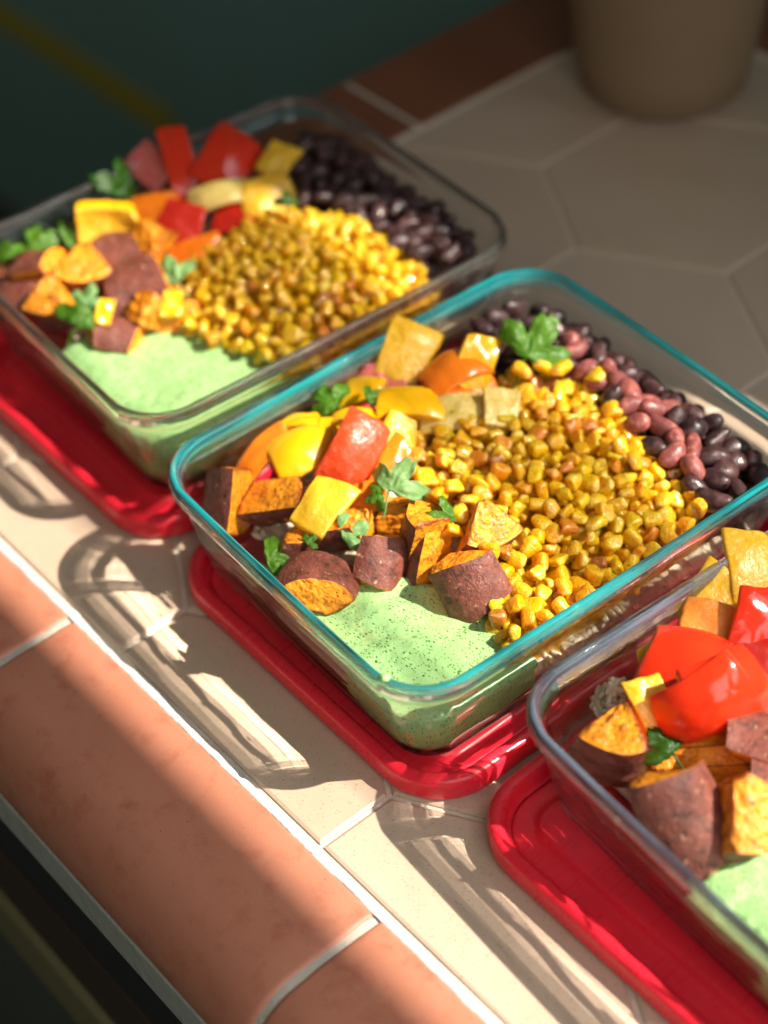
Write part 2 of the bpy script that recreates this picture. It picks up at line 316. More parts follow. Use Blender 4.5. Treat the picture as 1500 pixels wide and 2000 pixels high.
# white grout bead between trim and hexagonal tiles
vs = []; fs = []; K = 420
for i in range(K + 1):
    x = -.36 + .9 * i / K
    w1 = .0016 * nv((x * 34, 3, 0)) + .0007 * nv((x * 130, 5, 0)); w2 = .0007 * nv((x * 60, 9, 0)) + .0004 * nv((x * 300, 9, 3)); hz = .0005 * nv((x * 90, 1, 4))
    vs += [(x, -.1490 + w1, -.0006), (x, -.1494 + w1, .0003 + hz * .4), (x, -.1504 + w1 * .5, .0012 + hz), (x, -.1518 + w2 * .3, .0023 + hz), (x, -.1531 + w2, .0031 + hz * .5), (x, -.1537 + w2, .0024)]
for i in range(K):
    for j in range(5): fs.append((i * 6 + j, i * 6 + j + 1, (i + 1) * 6 + j + 1, (i + 1) * 6 + j))
link('grout_bead', mesh('grout_bead', vs, fs), counter, MG_WHITE)
# side and back terracotta borders of the counter
side = tag(box('side_border', (-.3565, -.10, -.02), (-.2885, .478, .0002), MG_FLOOR), kind='structure')
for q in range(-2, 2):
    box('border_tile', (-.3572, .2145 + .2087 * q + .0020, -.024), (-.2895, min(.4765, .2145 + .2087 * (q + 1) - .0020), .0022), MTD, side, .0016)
back = tag(box('back_border', (-.2870, .4125, -.012), (.55, .4775, .0001), MG_FLOOR), kind='structure')
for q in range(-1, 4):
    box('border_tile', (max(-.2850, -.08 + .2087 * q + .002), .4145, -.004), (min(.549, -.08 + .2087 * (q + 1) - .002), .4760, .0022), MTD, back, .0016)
# lower front: grout strip, gap, drawer front
base_cab = tag(box('base_cabinet', (-.354, -.210, -.75), (.70, .40, -.0315), MDARK), 'dark base cabinet below the tiled counter edge', 'cabinet')
box('grout_strip', (-.354, -.2205, -.0545), (.70, -.2095, -.0295), MG_GREY, base_cab, .0015)
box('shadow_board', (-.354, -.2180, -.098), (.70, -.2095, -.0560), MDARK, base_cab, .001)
box('brown_board', (-.354, -.2195, -.147), (.70, -.2095, -.0985), m_plain('dark brown wood', (.03, .018, .012), (.05, .03, .02), .6), base_cab, .001)
box('drawer_top_rail', (-.354, -.2235, -.190), (.70, -.2095, -.1475), MOLIVE, base_cab, .003)
box('drawer_front', (-.354, -.2215, -.60), (.70, -.2095, -.1905), MGREYC, base_cab, .002)

# wall with window: sill, frame, added slats giving half shade; light reaches the counter between them
wall = tag(box('window_wall', (-3.2, .48, -.75), (.60, .53, .535), MWALL), kind='structure')
tag(box('side_wall_panel', (-3.2, .4805, .5355), (.2845, .5295, 1.9), MWALL), kind='structure')
tag(box('upper_wall_panel', (.2850, .4805, 1.205), (3.0, .5295, 1.9), MWALL), kind='structure')
tag(box('lower_wall_panel', (.6005, .4805, -.75), (3.0, .5295, .535), MWALL), kind='structure')
win = tag(box('window_frame', (.2850, .490, .595), (3.0, .493, .730), MWHITEP), 'white painted window rails above the counter', 'window')
box('window_post', (.2850, .490, .5355), (.385, .493, .5945), MWHITEP, win)
for a, b in ((.823, .914), (1.166, 1.20)):
    z = a
    while z < b:
        box('dimming_slat', (.2850, .4903, z), (3.0, .4913, z + (.0034 if a < 1 else .0034)), MWHITEP, win); z += .0078 if a < 1 else .0066
for z in (1.018, 1.030, 1.042): box('dimming_slat', (.2850, .4903, z), (3.0, .4913, z + .004), MWHITEP, win)
floor = tag(box('floor', (-4, -3, -.80), (3, .48, -.751), MGREYC), kind='structure')
# yellow line on the teal wall, running diagonally down
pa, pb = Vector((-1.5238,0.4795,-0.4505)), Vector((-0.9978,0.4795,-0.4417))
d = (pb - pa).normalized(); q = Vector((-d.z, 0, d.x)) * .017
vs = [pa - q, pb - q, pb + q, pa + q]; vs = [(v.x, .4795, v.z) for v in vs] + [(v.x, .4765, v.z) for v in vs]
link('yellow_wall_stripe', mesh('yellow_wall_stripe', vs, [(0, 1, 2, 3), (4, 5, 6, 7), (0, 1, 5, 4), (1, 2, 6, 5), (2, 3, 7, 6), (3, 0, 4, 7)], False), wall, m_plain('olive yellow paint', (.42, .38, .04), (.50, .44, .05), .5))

# clay pot
def lathe(prof, n=64):
    vs = []; fs = []
    for r, z in prof:
        for j in range(n): a = 2 * math.pi * j / n; vs.append((r * math.cos(a), r * math.sin(a), z))
    for i in range(len(prof) - 1):
        for j in range(n): fs.append((i * n + j, i * n + (j + 1) % n, (i + 1) * n + (j + 1) % n, (i + 1) * n + j))
    fs.append(tuple(range(n))); fs.append(tuple(range((len(prof) - 1) * n, len(prof) * n))); return vs, fs
vs, fs = lathe([(.034, 0), (.043, .002), (.049, .008), (.053, .03), (.0575, .075), (.060, .125), (.061, .128), (.0605, .131), (.057, .131), (.055, .125), (.050, .06), (.044, .012)])
pot = link('clay_pot', mesh('clay_pot', vs, fs), None, MPOT); pot.location = (-.222, .347, .0001); tag(pot, 'tan clay pot standing in the shaded back corner of the counter', 'pot')

# ---------------- glass containers and lids ----------------
HW, HL, CRAD = .0915, .110, .026
def rr(w_, l_, r, z, n=14, side=10):
    pts = []
    cs = ((w_ - r, l_ - r, 0), (-w_ + r, l_ - r, 90), (-w_ + r, -l_ + r, 180), (w_ - r, -l_ + r, 270))
    for ci, (cx, cy, a0) in enumerate(cs):
        for i in range(n + 1):
            a = R(a0 + 90 * i / n); pts.append((cx + r * math.cos(a), cy + r * math.sin(a)))
        nx, ny, b0 = cs[(ci + 1) % 4]; a = R(b0); e = (nx + r * math.cos(a), ny + r * math.sin(a)); s0 = pts[-1]
        for i in range(1, side): t = i / side; pts.append((s0[0] + (e[0] - s0[0]) * t, s0[1] + (e[1] - s0[1]) * t))
    return pts
GP = [(-.060, .0098), (-.030, .0098), (-.021, .0098), (-.0165, .0103), (-.0140, .0118), (-.0125, .0145), (-.0112, .020), (-.0085, .032), (-.0058, .046), (-.0042, .0555),
      (-.0026, .0590), (-.0008, .0606), (-.0001, .0625), (0, .0655), (-.0006, .0680), (-.0020, .0690), (-.0034, .0689), (-.0045, .0676), (-.0052, .0650), (-.0060, .0600), (-.0080, .052), (-.0112, .038), (-.0140, .026), (-.0160, .0200), (-.0185, .0165), (-.0225, .0146), (-.030, .0142), (-.060, .0142)]
def inner_off(z):
    pts = [(zz, off) for off, zz in GP[19:26]][::-1]
    if z <= pts[0][0]: return pts[0][1]
    for (z0, o0), (z1, o1) in zip(pts[:-1], pts[1:]):
        if z <= z1: return o0 + (o1 - o0) * (z - z0) / (z1 - z0)
    return pts[-1][1]
def glass_box(name, mat, loc, rz, seed):
    vs = []; fs = []
    for pi, (off, z) in enumerate(GP):
        ring = rr(HW + off, HL + off, max(CRAD + off * .8, .004), z); N_ = len(ring)
        for i, (x, y) in enumerate(ring):
            r_ = Vector((x, y)); d = r_.normalized()
            wv = 0.0
            if 5 < pi < 24: wv = .00030 * nv((x * 55 + seed, y * 55, z * 40 + (7 if pi > 15 else 0))) + .00014 * nv((x * 170, y * 170 + seed, z * 90 + (3 if pi > 15 else 0)))
            bow = .0010 * (1 - min(1, abs(y) / HL) ** 2) if abs(abs(x) - (HW + off)) < .0005 else (.0010 * (1 - min(1, abs(x) / HW) ** 2) if abs(abs(y) - (HL + off)) < .0005 else 0)
            vs.append((x + d.x * (wv + bow), y + d.y * (wv + bow), z + (.00025 * nv((x * 30, y * 30 + seed, 2)) if 11 < pi < 19 else 0)))
    M_ = len(GP)
    for i in range(M_ - 1):
        for j in range(N_): fs.append((i * N_ + j, i * N_ + (j + 1) % N_, (i + 1) * N_ + (j + 1) % N_, (i + 1) * N_ + j))
    fs.append(tuple(range(N_))[::-1]); fs.append(tuple(range((M_ - 1) * N_, M_ * N_)))
    o = link(name, mesh(name, vs, fs), None, mat, recv=False); o.location = (loc[0], loc[1], 0); o.rotation_euler = (0, 0, rz)
    sb = o.modifiers.new('smooth', 'SUBSURF'); sb.levels = 0; sb.render_levels = 1; o.cycles.is_caustics_caster = True
    return o
FR = {'C': ((0, 0), -.0394), 'L': ((-.1964, .0176), -.048), 'R': ((.2007, .0184), -.0651)}
gC = tag(glass_box('glass_container', GL_TEAL, *FR['C'], 3), 'teal-rimmed rectangular glass container in the middle of the row', 'container')
gL = tag(glass_box('glass_container', GL_CLEAR, *FR['L'], 11), 'clear glass container with greyish rim at the shaded left end', 'container')
gR = tag(glass_box('glass_container', GL_BLUE, *FR['R'], 23), 'pale blue-rimmed glass container cut off by the right edge', 'container')
LW, LL = .0925, .1120
LP_RIM = [(-.0082, .0012), (-.0030, .0008), (-.0012, .0010), (-.0004, .0020), (-.0002, .0088), (-.0006, .0108), (-.0016, .0122), (-.0032, .0128), (-.0048, .0128), (-.0062, .0120), (-.0070, .0106), (-.0074, .0076), (-.0080, .0060), (-.0092, .0052)]
LP_PAN = [(-.0088, .0018), (-.0090, .0052), (-.0104, .0056), (-.0160, .0056), (-.0176, .0060), (-.0188, .0070), (-.0198, .0086), (-.0212, .0092), (-.030, .0092), (-.0325, .0090), (-.036, .0084), (-.06, .0084)]
def lid(loc, rz, label):
    root = empty('lid', (loc[0], loc[1], 0), rz); tag(root, label, 'lid', 'red plastic lids under the glass containers')
    for nm, P_ in (('rim', LP_RIM), ('panel', LP_PAN)):
        vs = []; fs = []
        for off, z in P_:
            ring = rr(LW + off, LL + off, .030 + off * .9 if off > -.03 else .006, z, 14, 6); N_ = len(ring)
            vs += [(x, y, z) for x, y in ring]
        for i in range(len(P_) - 1):
            for j in range(N_): fs.append((i * N_ + j, i * N_ + (j + 1) % N_, (i + 1) * N_ + (j + 1) % N_, (i + 1) * N_ + j))
        if nm == 'panel': fs.append(tuple(range((len(P_) - 1) * N_, len(P_) * N_)))
        o = link(nm, mesh(nm, vs, fs), root, MRED); sb = o.modifiers.new('smooth', 'SUBSURF'); sb.levels = 0; sb.render_levels = 1
    return root
lid((0, .0028), -.008, 'red plastic lid under the teal-rimmed middle container')
lid((-.1985, .0068), -.01, 'red plastic lid under the left container in shade')
lid((.1912, .0065), -.006, 'red plastic lid under the blue-rimmed right container')

def to_local(fr, x, y):
    (ox, oy), a = FR[fr]; dx, dy = x - ox, y - oy; c, s = math.cos(-a), math.sin(-a); return dx * c - dy * s, dx * s + dy * c
def to_world(fr, x, y):
    (ox, oy), a = FR[fr]; c, s = math.cos(a), math.sin(a); return ox + x * c - y * s, oy + x * s + y * c
def clamp_in(fr, x, y, z, m=0.0):
    """keep a world point inside the container's inner wall at height z, m metres clear of it"""
    lx, ly = to_local(fr, x, y); off = inner_off(z) - m; w_, l_ = HW + off, HL + off; r = max(CRAD + off * .8, .004)
    ax, ay = abs(lx), abs(ly); ax = min(ax, w_); ay = min(ay, l_)
    if ax > w_ - r and ay > l_ - r:
        dx, dy = ax - (w_ - r), ay - (l_ - r); h = math.hypot(dx, dy)
        if h > r: ax, ay = w_ - r + dx * r / h, l_ - r + dy * r / h
    return to_world(fr, math.copysign(ax, lx), math.copysign(ay, ly))

# ---------------- food: rice bed, sauce ----------------
def mound(name, fr, poly, hf, mat, zb=.0144, m=-.0005, rings=16, lump=.0012, lsc=120, per=110):
    """closed heap whose outline poly (world xy) is kept inside the glass; top height hf(x,y)"""
    pts = []
    P_ = [Vector(p[:2]) for p in poly]; Lt = sum((P_[i] - P_[i - 1]).length for i in range(len(P_)))
    for i in range(len(P_)):
        a, b = P_[i], P_[(i + 1) % len(P_)]; n = max(2, int(per * (b - a).length / Lt))
        for j in range(n): pts.append(a.lerp(b, j / n))
    for _ in range(2): pts = [(pts[i - 1] + pts[i] * 2 + pts[(i + 1) % len(pts)]) / 4 for i in range(len(pts))]
    c = sum(pts, Vector((0, 0))) / len(pts); n = len(pts); vs = []; fs = []
    def edge(i, z):
        p = pts[i]; return Vector(clamp_in(fr, p.x, p.y, z, m))
    tops = []
    for i in range(n):
        e = edge(i, .045); tops.append(hf(e.x, e.y) - .0018)
    K_ = 7
    for k in range(K_):
        for i in range(n):
            z = zb + (tops[i] - zb) * k / (K_ - 1); e = edge(i, z); vs.append((e.x, e.y, z))
    for q in range(1, rings + 1):
        s = 1 - q / (rings + .6); s = s if q > 1 else 1 - .35 / rings
        for i in range(n):
            e = edge(i, tops[i]); p = c.lerp(e, s); z = hf(p.x, p.y) + lump * nv((p.x * lsc, p.y * lsc, 5)) + lump * .4 * nv((p.x * lsc * 3, p.y * lsc * 3, 8)); vs.append((p.x, p.y, z))
    RN = K_ + rings
    for k in range(RN - 1):
        for i in range(n): fs.append((k * n + i, k * n + (i + 1) % n, (k + 1) * n + (i + 1) % n, (k + 1) * n + i))
    fs.append(tuple(range(n))); fs.append(tuple(range((RN - 1) * n, RN * n)))
    return link(name, mesh(name, vs, fs), None, mat)
def rect(fr, x0, y0, x1, y1): return [to_world(fr, *p) for p in ((x0, y0), (x1, y0), (x1, y1), (x0, y1))]
# grains
def ell(a, b, c, n=8, m=6, bend=0.0, e=1.0):
    vs = [(0, 0, -c)]; fs = []
    f_ = lambda t: math.copysign(abs(t) ** e, t)
    for i in range(1, m):
        p = -math.pi / 2 + math.pi * i / m
        for j in range(n):
            t = 2 * math.pi * j / n; x, y, z = a * f_(math.cos(p)) * f_(math.cos(t)), b * f_(math.cos(p)) * f_(math.sin(t)), c * f_(math.sin(p)); vs.append((x + bend * (z / c) ** 2 * a, y, z))
    vs.append((0, 0, c))
    for j in range(n): fs.append((0, 1 + (j + 1) % n, 1 + j))
    for i in range(m - 2):
        for j in range(n): fs.append((1 + i * n + j, 1 + i * n + (j + 1) % n, 1 + (i + 1) * n + (j + 1) % n, 1 + (i + 1) * n + j))
    b0 = 1 + (m - 2) * n
    for j in range(n): fs.append((b0 + j, b0 + (j + 1) % n, len(vs) - 1))
    return vs, fs
def joined(name, shapes, places, mat, sizes=(.9, 1.1)):
    VS = []; FS = []; n0 = 0
    for i, p in enumerate(places):
        v, f_ = shapes[i % len(shapes)]; v = np.array(v); q = Vector((random.gauss(0, 1), random.gauss(0, 1), random.gauss(0, 1))).normalized(); m3 = np.array(q.to_track_quat('Z', 'Y').to_matrix() @ Matrix.Rotation(random.random() * 6.3, 3, 'Z'))
        v = v @ m3.T * random.uniform(*sizes) + np.array(p); VS.append(v); FS += [tuple(a + n0 for a in t) for t in f_]; n0 += len(v)
    return link(name, mesh(name, np.concatenate(VS), FS, fix=False), None, mat)
rice_sh = [ell(.0014, .0012, .0032, 8, 6), ell(.0015, .0013, .0027, 8, 6, .4)]
for fr, lab in (('C', 'cooked rice bed under the food of the teal-rimmed container'), ('L', 'cooked rice bed under the food of the left container'), ('R', 'cooked rice bed under the food of the right container')):
    o = mound('rice_bed', fr, rect(fr, -.09, -.07 if fr != 'R' else -.075, .09, .108), lambda x, y: .0285, RICE, lump=.002, lsc=150, m=.0003); tag(o, lab, 'rice', kind='stuff')
    pl = []
    for _ in range(1100):
        lx, ly = random.uniform(-.09, .09), random.uniform(-.08, .108); x, y = to_world(fr, lx, ly); z = .029 + random.uniform(-.001, .0025); x, y = clamp_in(fr, x, y, z, .0022); pl.append((x, y, z))
    for _ in range(420):                       # grains pressed against the walls
        a = random.random() * 6.283; z = random.uniform(.019, .030); x, y = to_world(fr, .2 * math.cos(a), .2 * math.sin(a)); x, y = clamp_in(fr, x, y, z, .0012)
        if to_local(fr, x, y)[1] > -.07 and to_local(fr, x, y)[0] < .03: pl.append((x, y, z))
    o = joined('rice_grains', rice_sh, pl, RICE); tag(o, lab.replace('cooked rice bed', 'loose rice grains'), 'rice', kind='stuff')

def sauce(fr, poly, z0, label, seed):
    o = mound('herb_sauce', fr, poly, lambda x, y: z0 + .0026 * nv((x * 28 + seed, y * 28, 0)) + .0012 * nv((x * 80 + seed, y * 50, 0)), MSAUCE, rings=26, lump=.0005, lsc=200, m=-.0007, per=160)
    tag(o, label, 'sauce'); return o
sauce('C', [(-0.0417,-0.0957,0.0430), (-0.0161,-0.0858,0.0430), (-0.0007,-0.0738,0.0430), (0.0120,-0.0540,0.0430), (0.0254,-0.0461,0.0430), (0.0440,-0.0432,0.0430), (0.0544,-0.0444,0.0430), (0.0665,-0.0416,0.0430), (0.0862,-0.0464,0.0430), (0.0853,-0.1147,0.0430), (0.0172,-0.1201,0.0430), (-0.0381,-0.1092,0.0430)], .0425, 'pale green speckled herb sauce in front corner of middle container', 1)
sauce('L', [(-0.2173,-0.0644,0.0420), (-0.2015,-0.0453,0.0420), (-0.1907,-0.0258,0.0420), (-0.1770,-0.0174,0.0420), (-0.1407,-0.0021,0.0420), (-0.1184,0.0047,0.0420), (-0.1116,-0.0799,0.0420), (-0.2098,-0.0896,0.0420)], .0425, 'pale green herb sauce in front corner of left container', 5)
sauce('R', [(0.1962,-0.0745,0.0420), (0.1963,-0.0615,0.0420), (0.2031,-0.0475,0.0420), (0.2222,-0.0202,0.0420), (0.2560,-0.0342,0.0420), (0.2637,-0.1013,0.0420), (0.1968,-0.0959,0.0420)], .0425, 'pale green herb sauce at lower right in blue-rimmed container', 9)
vs, fs = ell(.0021, .0021, .0012, 14, 8); o = link('sauce_drop', mesh('sauce_drop', vs, fs), None, MSAUCE); o.location = (0.0672,-0.1096,0.0698); tag(o, 'tiny pale sauce drop on the teal rim near the front corner', 'sauce')

# ---------------- corn and beans ----------------
def in_poly(x, y, P_):
    c = False
    for i in range(len(P_)):
        (x0, y0), (x1, y1) = P_[i - 1][:2], P_[i][:2]
        if (y0 > y) != (y1 > y) and x < (x1 - x0) * (y - y0) / (y1 - y0) + x0: c = not c
    return c
def scatter(poly, d, n_try=9000):
    xs = [p[0] for p in poly]; ys = [p[1] for p in poly]; out = []
    for _ in range(n_try):
        x, y = random.uniform(min(xs), max(xs)), random.uniform(min(ys), max(ys))
        if in_poly(x, y, poly) and all((x - a) ** 2 + (y - b) ** 2 > d * d for a, b in out): out.append((x, y))
    return out
def kernel(seed, fold):
    n, m = 14, 10; vs = [(0, 0, -.0040)]; fs = []; rs = random.Random(seed); f_ = lambda t, e: math.copysign(abs(t) ** e, t)
    ka, kb = rs.uniform(.0036, .0042), rs.uniform(.0021, .0028)
    for i in range(1, m):
        p = -math.pi / 2 + math.pi * i / m
        for j in range(n):
            t = 2 * math.pi * j / n; z = .0040 * f_(math.sin(p), .62); tt = (z + .0040) / .0080; wd = .62 + .46 * tt ** .8
            x = ka * f_(math.cos(p), .45) * f_(math.cos(t), .6) * wd; y = kb * f_(math.cos(p), .5) * f_(math.sin(t), .65) * (.75 + .35 * tt)
            y += fold * .0011 * (x / ka) ** 2; q = 1 + .34 * nv((x * 330 + seed * 3, y * 330, z * 330)) + .08 * nv((x * 1100, y * 1100 + seed, z * 1100)); vs.append((x * q, y * q, z))
    vs.append((0, 0, .0040 - .0010))
    for j in range(n): fs.append((0, 1 + (j + 1) % n, 1 + j))
    for i in range(m - 2):
        for j in range(n): fs.append((1 + i * n + j, 1 + i * n + (j + 1) % n, 1 + (i + 1) * n + (j + 1) % n, 1 + (i + 1) * n + j))
    b0 = 1 + (m - 2) * n
    for j in range(n): fs.append((b0 + j, b0 + (j + 1) % n, len(vs) - 1))
    return vs, fs
kern = [kernel(s, f_) for s, f_ in ((1, 0), (2, .9), (3, -.8), (4, 1.5), (5, .4), (6, 1.1), (7, -1.2), (8, .2))]
bean_sh = [ell(a, c, d, 16, 12, b, .95) for a, c, d, b in ((.0037, .0033, .0058, .35), (.0040, .0034, .0054, .1), (.0035, .0032, .0062, .55), (.0041, .0036, .0056, .3))]
def place(name, mesh_list, mats, pts, label, cat, group, tilt=1.0, smin=.9, smax=1.12, flat=False):
    """each piece an object of its own; mesh data shared"""
    out = []
    cache = {}
    for x, y, z, mi in pts:
        k = random.randrange(len(mesh_list)); key = (k, mi)
        if key not in cache:
            me = mesh(name, *mesh_list[k], fix=False); me.materials.append(mats[mi]); cache[key] = me
        o = bpy.data.objects.new(name, cache[key]); COL.objects.link(o); o.location = (x, y, z); o.cycles.is_caustics_receiver = True
        ax = Vector((random.gauss(0, 1), random.gauss(0, 1), random.gauss(0, .35 if flat else .8))).normalized()
        q = ax.to_track_quat('Z', 'Y') @ Matrix.Rotation(random.random() * 6.28, 3, 'Z').to_quaternion()
        o.rotation_mode = 'QUATERNION'; o.rotation_quaternion = q; s = random.uniform(smin, smax); o.scale = (s * random.uniform(.9, 1.12), s * random.uniform(.9, 1.12), s)
        o['label'] = label(x, y, mi) if callable(label) else (label[mi] if isinstance(label, (list, tuple)) else label); o['category'] = cat; o['group'] = group[mi] if isinstance(group, (list, tuple)) else group
        out.append(o)
    return out
def heap(fr, poly, hf, d, top=True):
    return [(*clamp_in(fr, x, y, hf(x, y), .0042), hf(x, y)) for x, y in scatter(poly, d)]

def by_landmark(marks, words, where):
    """label saying which landmark of the heap a piece lies nearest to"""
    def f(x, y, mi):
        k = min(marks, key=lambda m: (m[0][0] - x) ** 2 + (m[0][1] - y) ** 2); return words[mi] + ' ' + k[1] + where
    return f
# middle container: corn
pc = [(-0.0524,0.0098,0.0550), (-0.0422,0.0204,0.0550), (-0.0414,0.0489,0.0550), (-0.0477,0.0579,0.0550), (-0.0382,0.0728,0.0550), (-0.0136,0.0776,0.0550), (0.0187,0.0674,0.0530), (0.0546,0.0649,0.0500), (0.0721,0.0635,0.0480), (0.0770,0.0291,0.0480), (0.0751,-0.0217,0.0470), (0.0721,-0.0496,0.0460), (0.0568,-0.0459,0.0460), (0.0413,-0.0264,0.0500), (0.0305,-0.0106,0.0520), (0.0007,-0.0093,0.0540), (-0.0239,-0.0166,0.0540)]
cc = Vector((0.0085,0.0250,0.0550)[:2])
def hC(x, y):
    r = ((Vector((x, y)) - cc).length) / .062; return .0485 + .0105 * max(0, 1 - r * r) + .0022 * nv((x * 45, y * 45, 3))
pts = []
for x, y, z in heap('C', pc, hC, .0058):
    u = random.random(); pts.append((x, y, z + random.uniform(-.0010, .0018), 2 if u < .03 else 0))
pts = pts[:300]
lb = by_landmark([((-0.0252,0.0447,0.0600), 'by the pale translucent piece'), ((-0.0202,0.0649,0.0600), 'below the big cilantro leaf'), ((0.0148,0.0616,0.0600), 'beside the pinkish beans'), ((0.0460,0.0642,0.0550), 'beside the glossy black beans'), ((0.0664,0.0523,0.0500), 'by the far right rim'), ((0.0665,0.0130,0.0500), 'along the right teal rim'), ((0.0659,-0.0213,0.0500), 'near the front right rim'), ((0.0634,-0.0415,0.0480), 'at the sauce end'), ((0.0420,-0.0157,0.0520), 'right of the reddish skin chunk'), ((0.0194,0.0028,0.0560), 'above the bright orange chunk'), ((-0.0318,0.0052,0.0560), 'by the pepper pile'), ((-0.0098,0.0122,0.0600), 'on the left slope'), ((0.0184,0.0244,0.0620), 'on the very top'), ((0.0451,0.0192,0.0600), 'on the right slope')], ['golden roasted corn kernel', 'x', 'dark charred corn kernel'], ' of middle heap')
place('corn_kernel', kern, [CORN, CORNB, CORNC], pts, lb, 'corn kernel', ['roasted corn kernels in the middle container', 'x', 'charred corn kernels in the middle container'], smin=.78, smax=1.16)
under = [(x, y, z - .0052) for x, y, z in heap('C', pc, hC, .0056)] + [(x, y, z - .0100) for x, y, z in heap('C', pc, hC, .0075)]
o = joined('corn_underlayer', kern, under, CORN); tag(o, 'lower corn kernels packed beneath the corn heap of the middle container', 'corn', kind='stuff')
pcw = [Vector(p[:2]) for p in pc]
o = mound('corn_bed', 'C', pc, lambda x, y: hC(x, y) - .0105, CORN, m=.0015); tag(o, 'packed corn mass below the visible kernels of middle container', 'corn', kind='stuff')
# strewn kernels
strewn = [(-0.0139,-0.0193,0.0580), (-0.0027,-0.0234,0.0580), (-0.0150,-0.0081,0.0590), (-0.0081,-0.0055,0.0590), (-0.0018,-0.0156,0.0580), (0.0096,-0.0157,0.0600), (0.0142,-0.0242,0.0600), (0.0049,-0.0057,0.0590), (0.0172,-0.0312,0.0580), (0.0360,-0.0285,0.0580), (0.0736,0.0568,0.0520), (-0.0096,0.0783,0.0600), (0.0116,0.0664,0.0610), (-0.0296,0.0645,0.0620), (-0.0228,0.0689,0.0620), (-0.0333,0.0555,0.0620), (0.0302,0.0538,0.0600), (0.0407,0.0508,0.0600), (-0.0171,-0.0048,0.0600)]
slab = ['single corn kernel on the left end of the corn heap above a wedge', 'small corn kernel lying just above the dark potato wedge', 'plump lit corn kernel at the left tip of middle heap', 'second plump corn kernel at the left tip of middle heap',
        'corn kernel between the left heap tip and orange chunk', 'long corn kernel leaning on the bright orange chunk', 'corn kernel resting on the left shoulder of the orange chunk', 'corn kernel behind the bright orange chunk', 'drooping corn kernel on the left of the orange chunk', 'corn kernel stuck on the lower face of the orange chunk',
        'lone yellow corn kernel beside the far right teal rim', 'corn kernel touching the pinkish beans at the heap top', 'bright corn kernel between pinkish beans and heap', 'bright corn kernel just below the big cilantro leaf', 'bright corn kernel right of the one below the leaf', 'bright corn kernel left end of the row below the leaf', 'bright corn kernel on the bean side of the heap', 'lowest bright corn kernel on the bean side of heap', 'corn kernel by the cilantro at the heap left']
for p, l_ in zip(strewn, slab): place('corn_kernel', kern, [CORNB], [(*p, 0)], l_, 'corn kernel', 'strewn corn kernels of the middle container', smin=1.05, smax=1.25)
# middle container: beans
pb_ = [(-0.0733,0.0641,0.0560), (-0.0760,0.0858,0.0560), (-0.0640,0.1091,0.0560), (-0.0350,0.1087,0.0560), (-0.0019,0.1111,0.0560), (0.0339,0.1043,0.0550), (0.0477,0.0944,0.0520), (0.0735,0.0985,0.0500), (0.0819,0.0828,0.0480), (0.0745,0.0593,0.0480), (0.0560,0.0616,0.0530), (0.0202,0.0689,0.0560), (-0.0137,0.0776,0.0580), (-0.0382,0.0728,0.0580), (-0.0575,0.0591,0.0560)]
def hB(x, y):
    lx, ly = to_local('C', x, y); lx, ly = to_local('C', x, y); return .0570 - .0060 * max(0, min(1, (ly - .080) / .022)) - .006 * max(0, min(1, (lx - .045) / .03)) + .0028 * nv((x * 60, y * 60, 9))
pts = []
pink = [Vector((-0.0167,0.0855,0.0530)[:2]), Vector((-0.0036,0.0837,0.0530)[:2]), Vector((0.0115,0.0812,0.0520)[:2]), Vector((-0.0090,0.0731,0.0530)[:2]), Vector((0.0237,0.0848,0.0500)[:2]), Vector((-0.0332,0.0841,0.0530)[:2]), Vector((0.0284,0.0703,0.0500)[:2]), Vector((0.0371,0.0771,0.0500)[:2]), Vector((0.0506,0.0723,0.0500)[:2])]
for x, y, z in heap('C', pb_, hB, .0082):
    near = min((Vector((x, y)) - q).length for q in pink); pts.append((x, y, z + random.uniform(-.001, .002), 1 if near < .0085 else 0))
place('black_bean', bean_sh, [BEAN, BEANP], pts, by_landmark([((-0.0824,0.0819,0.0500), 'behind the yellow pieces'), ((-0.0662,0.1096,0.0500), 'behind the big cilantro leaf'), ((-0.0362,0.0968,0.0500), 'right of the big cilantro leaf'), ((-0.0148,0.1117,0.0480), 'by the far rim'), ((-0.0129,0.0834,0.0520), 'beside the corn top'), ((0.0242,0.1108,0.0450), 'by the sunlit back wall'), ((0.0272,0.0811,0.0500), 'in the middle of the row'), ((0.0652,0.0954,0.0450), 'in the far right corner'), ((0.0634,0.0748,0.0450), 'next to the lone corn kernel')], ['glossy black bean', 'pinkish purple bean'], ' of middle container'), 'bean', ['black beans in the middle container', 'pinkish beans in the middle container'], flat=True, smin=1.12, smax=1.34)
under = [(x, y, z - .0065) for x, y, z in heap('C', pb_, hB, .0085)] + [(x, y, z - .013) for x, y, z in heap('C', pb_, hB, .0085)]
o = joined('bean_underlayer', bean_sh, under, BEAN); tag(o, 'lower black beans packed beneath the bean heap of the middle container', 'beans', kind='stuff')
o = mound('bean_bed', 'C', pb_, lambda x, y: hB(x, y) - .009, BEAN, m=.002); tag(o, 'packed bean mass below the visible beans of middle container', 'beans', kind='stuff')

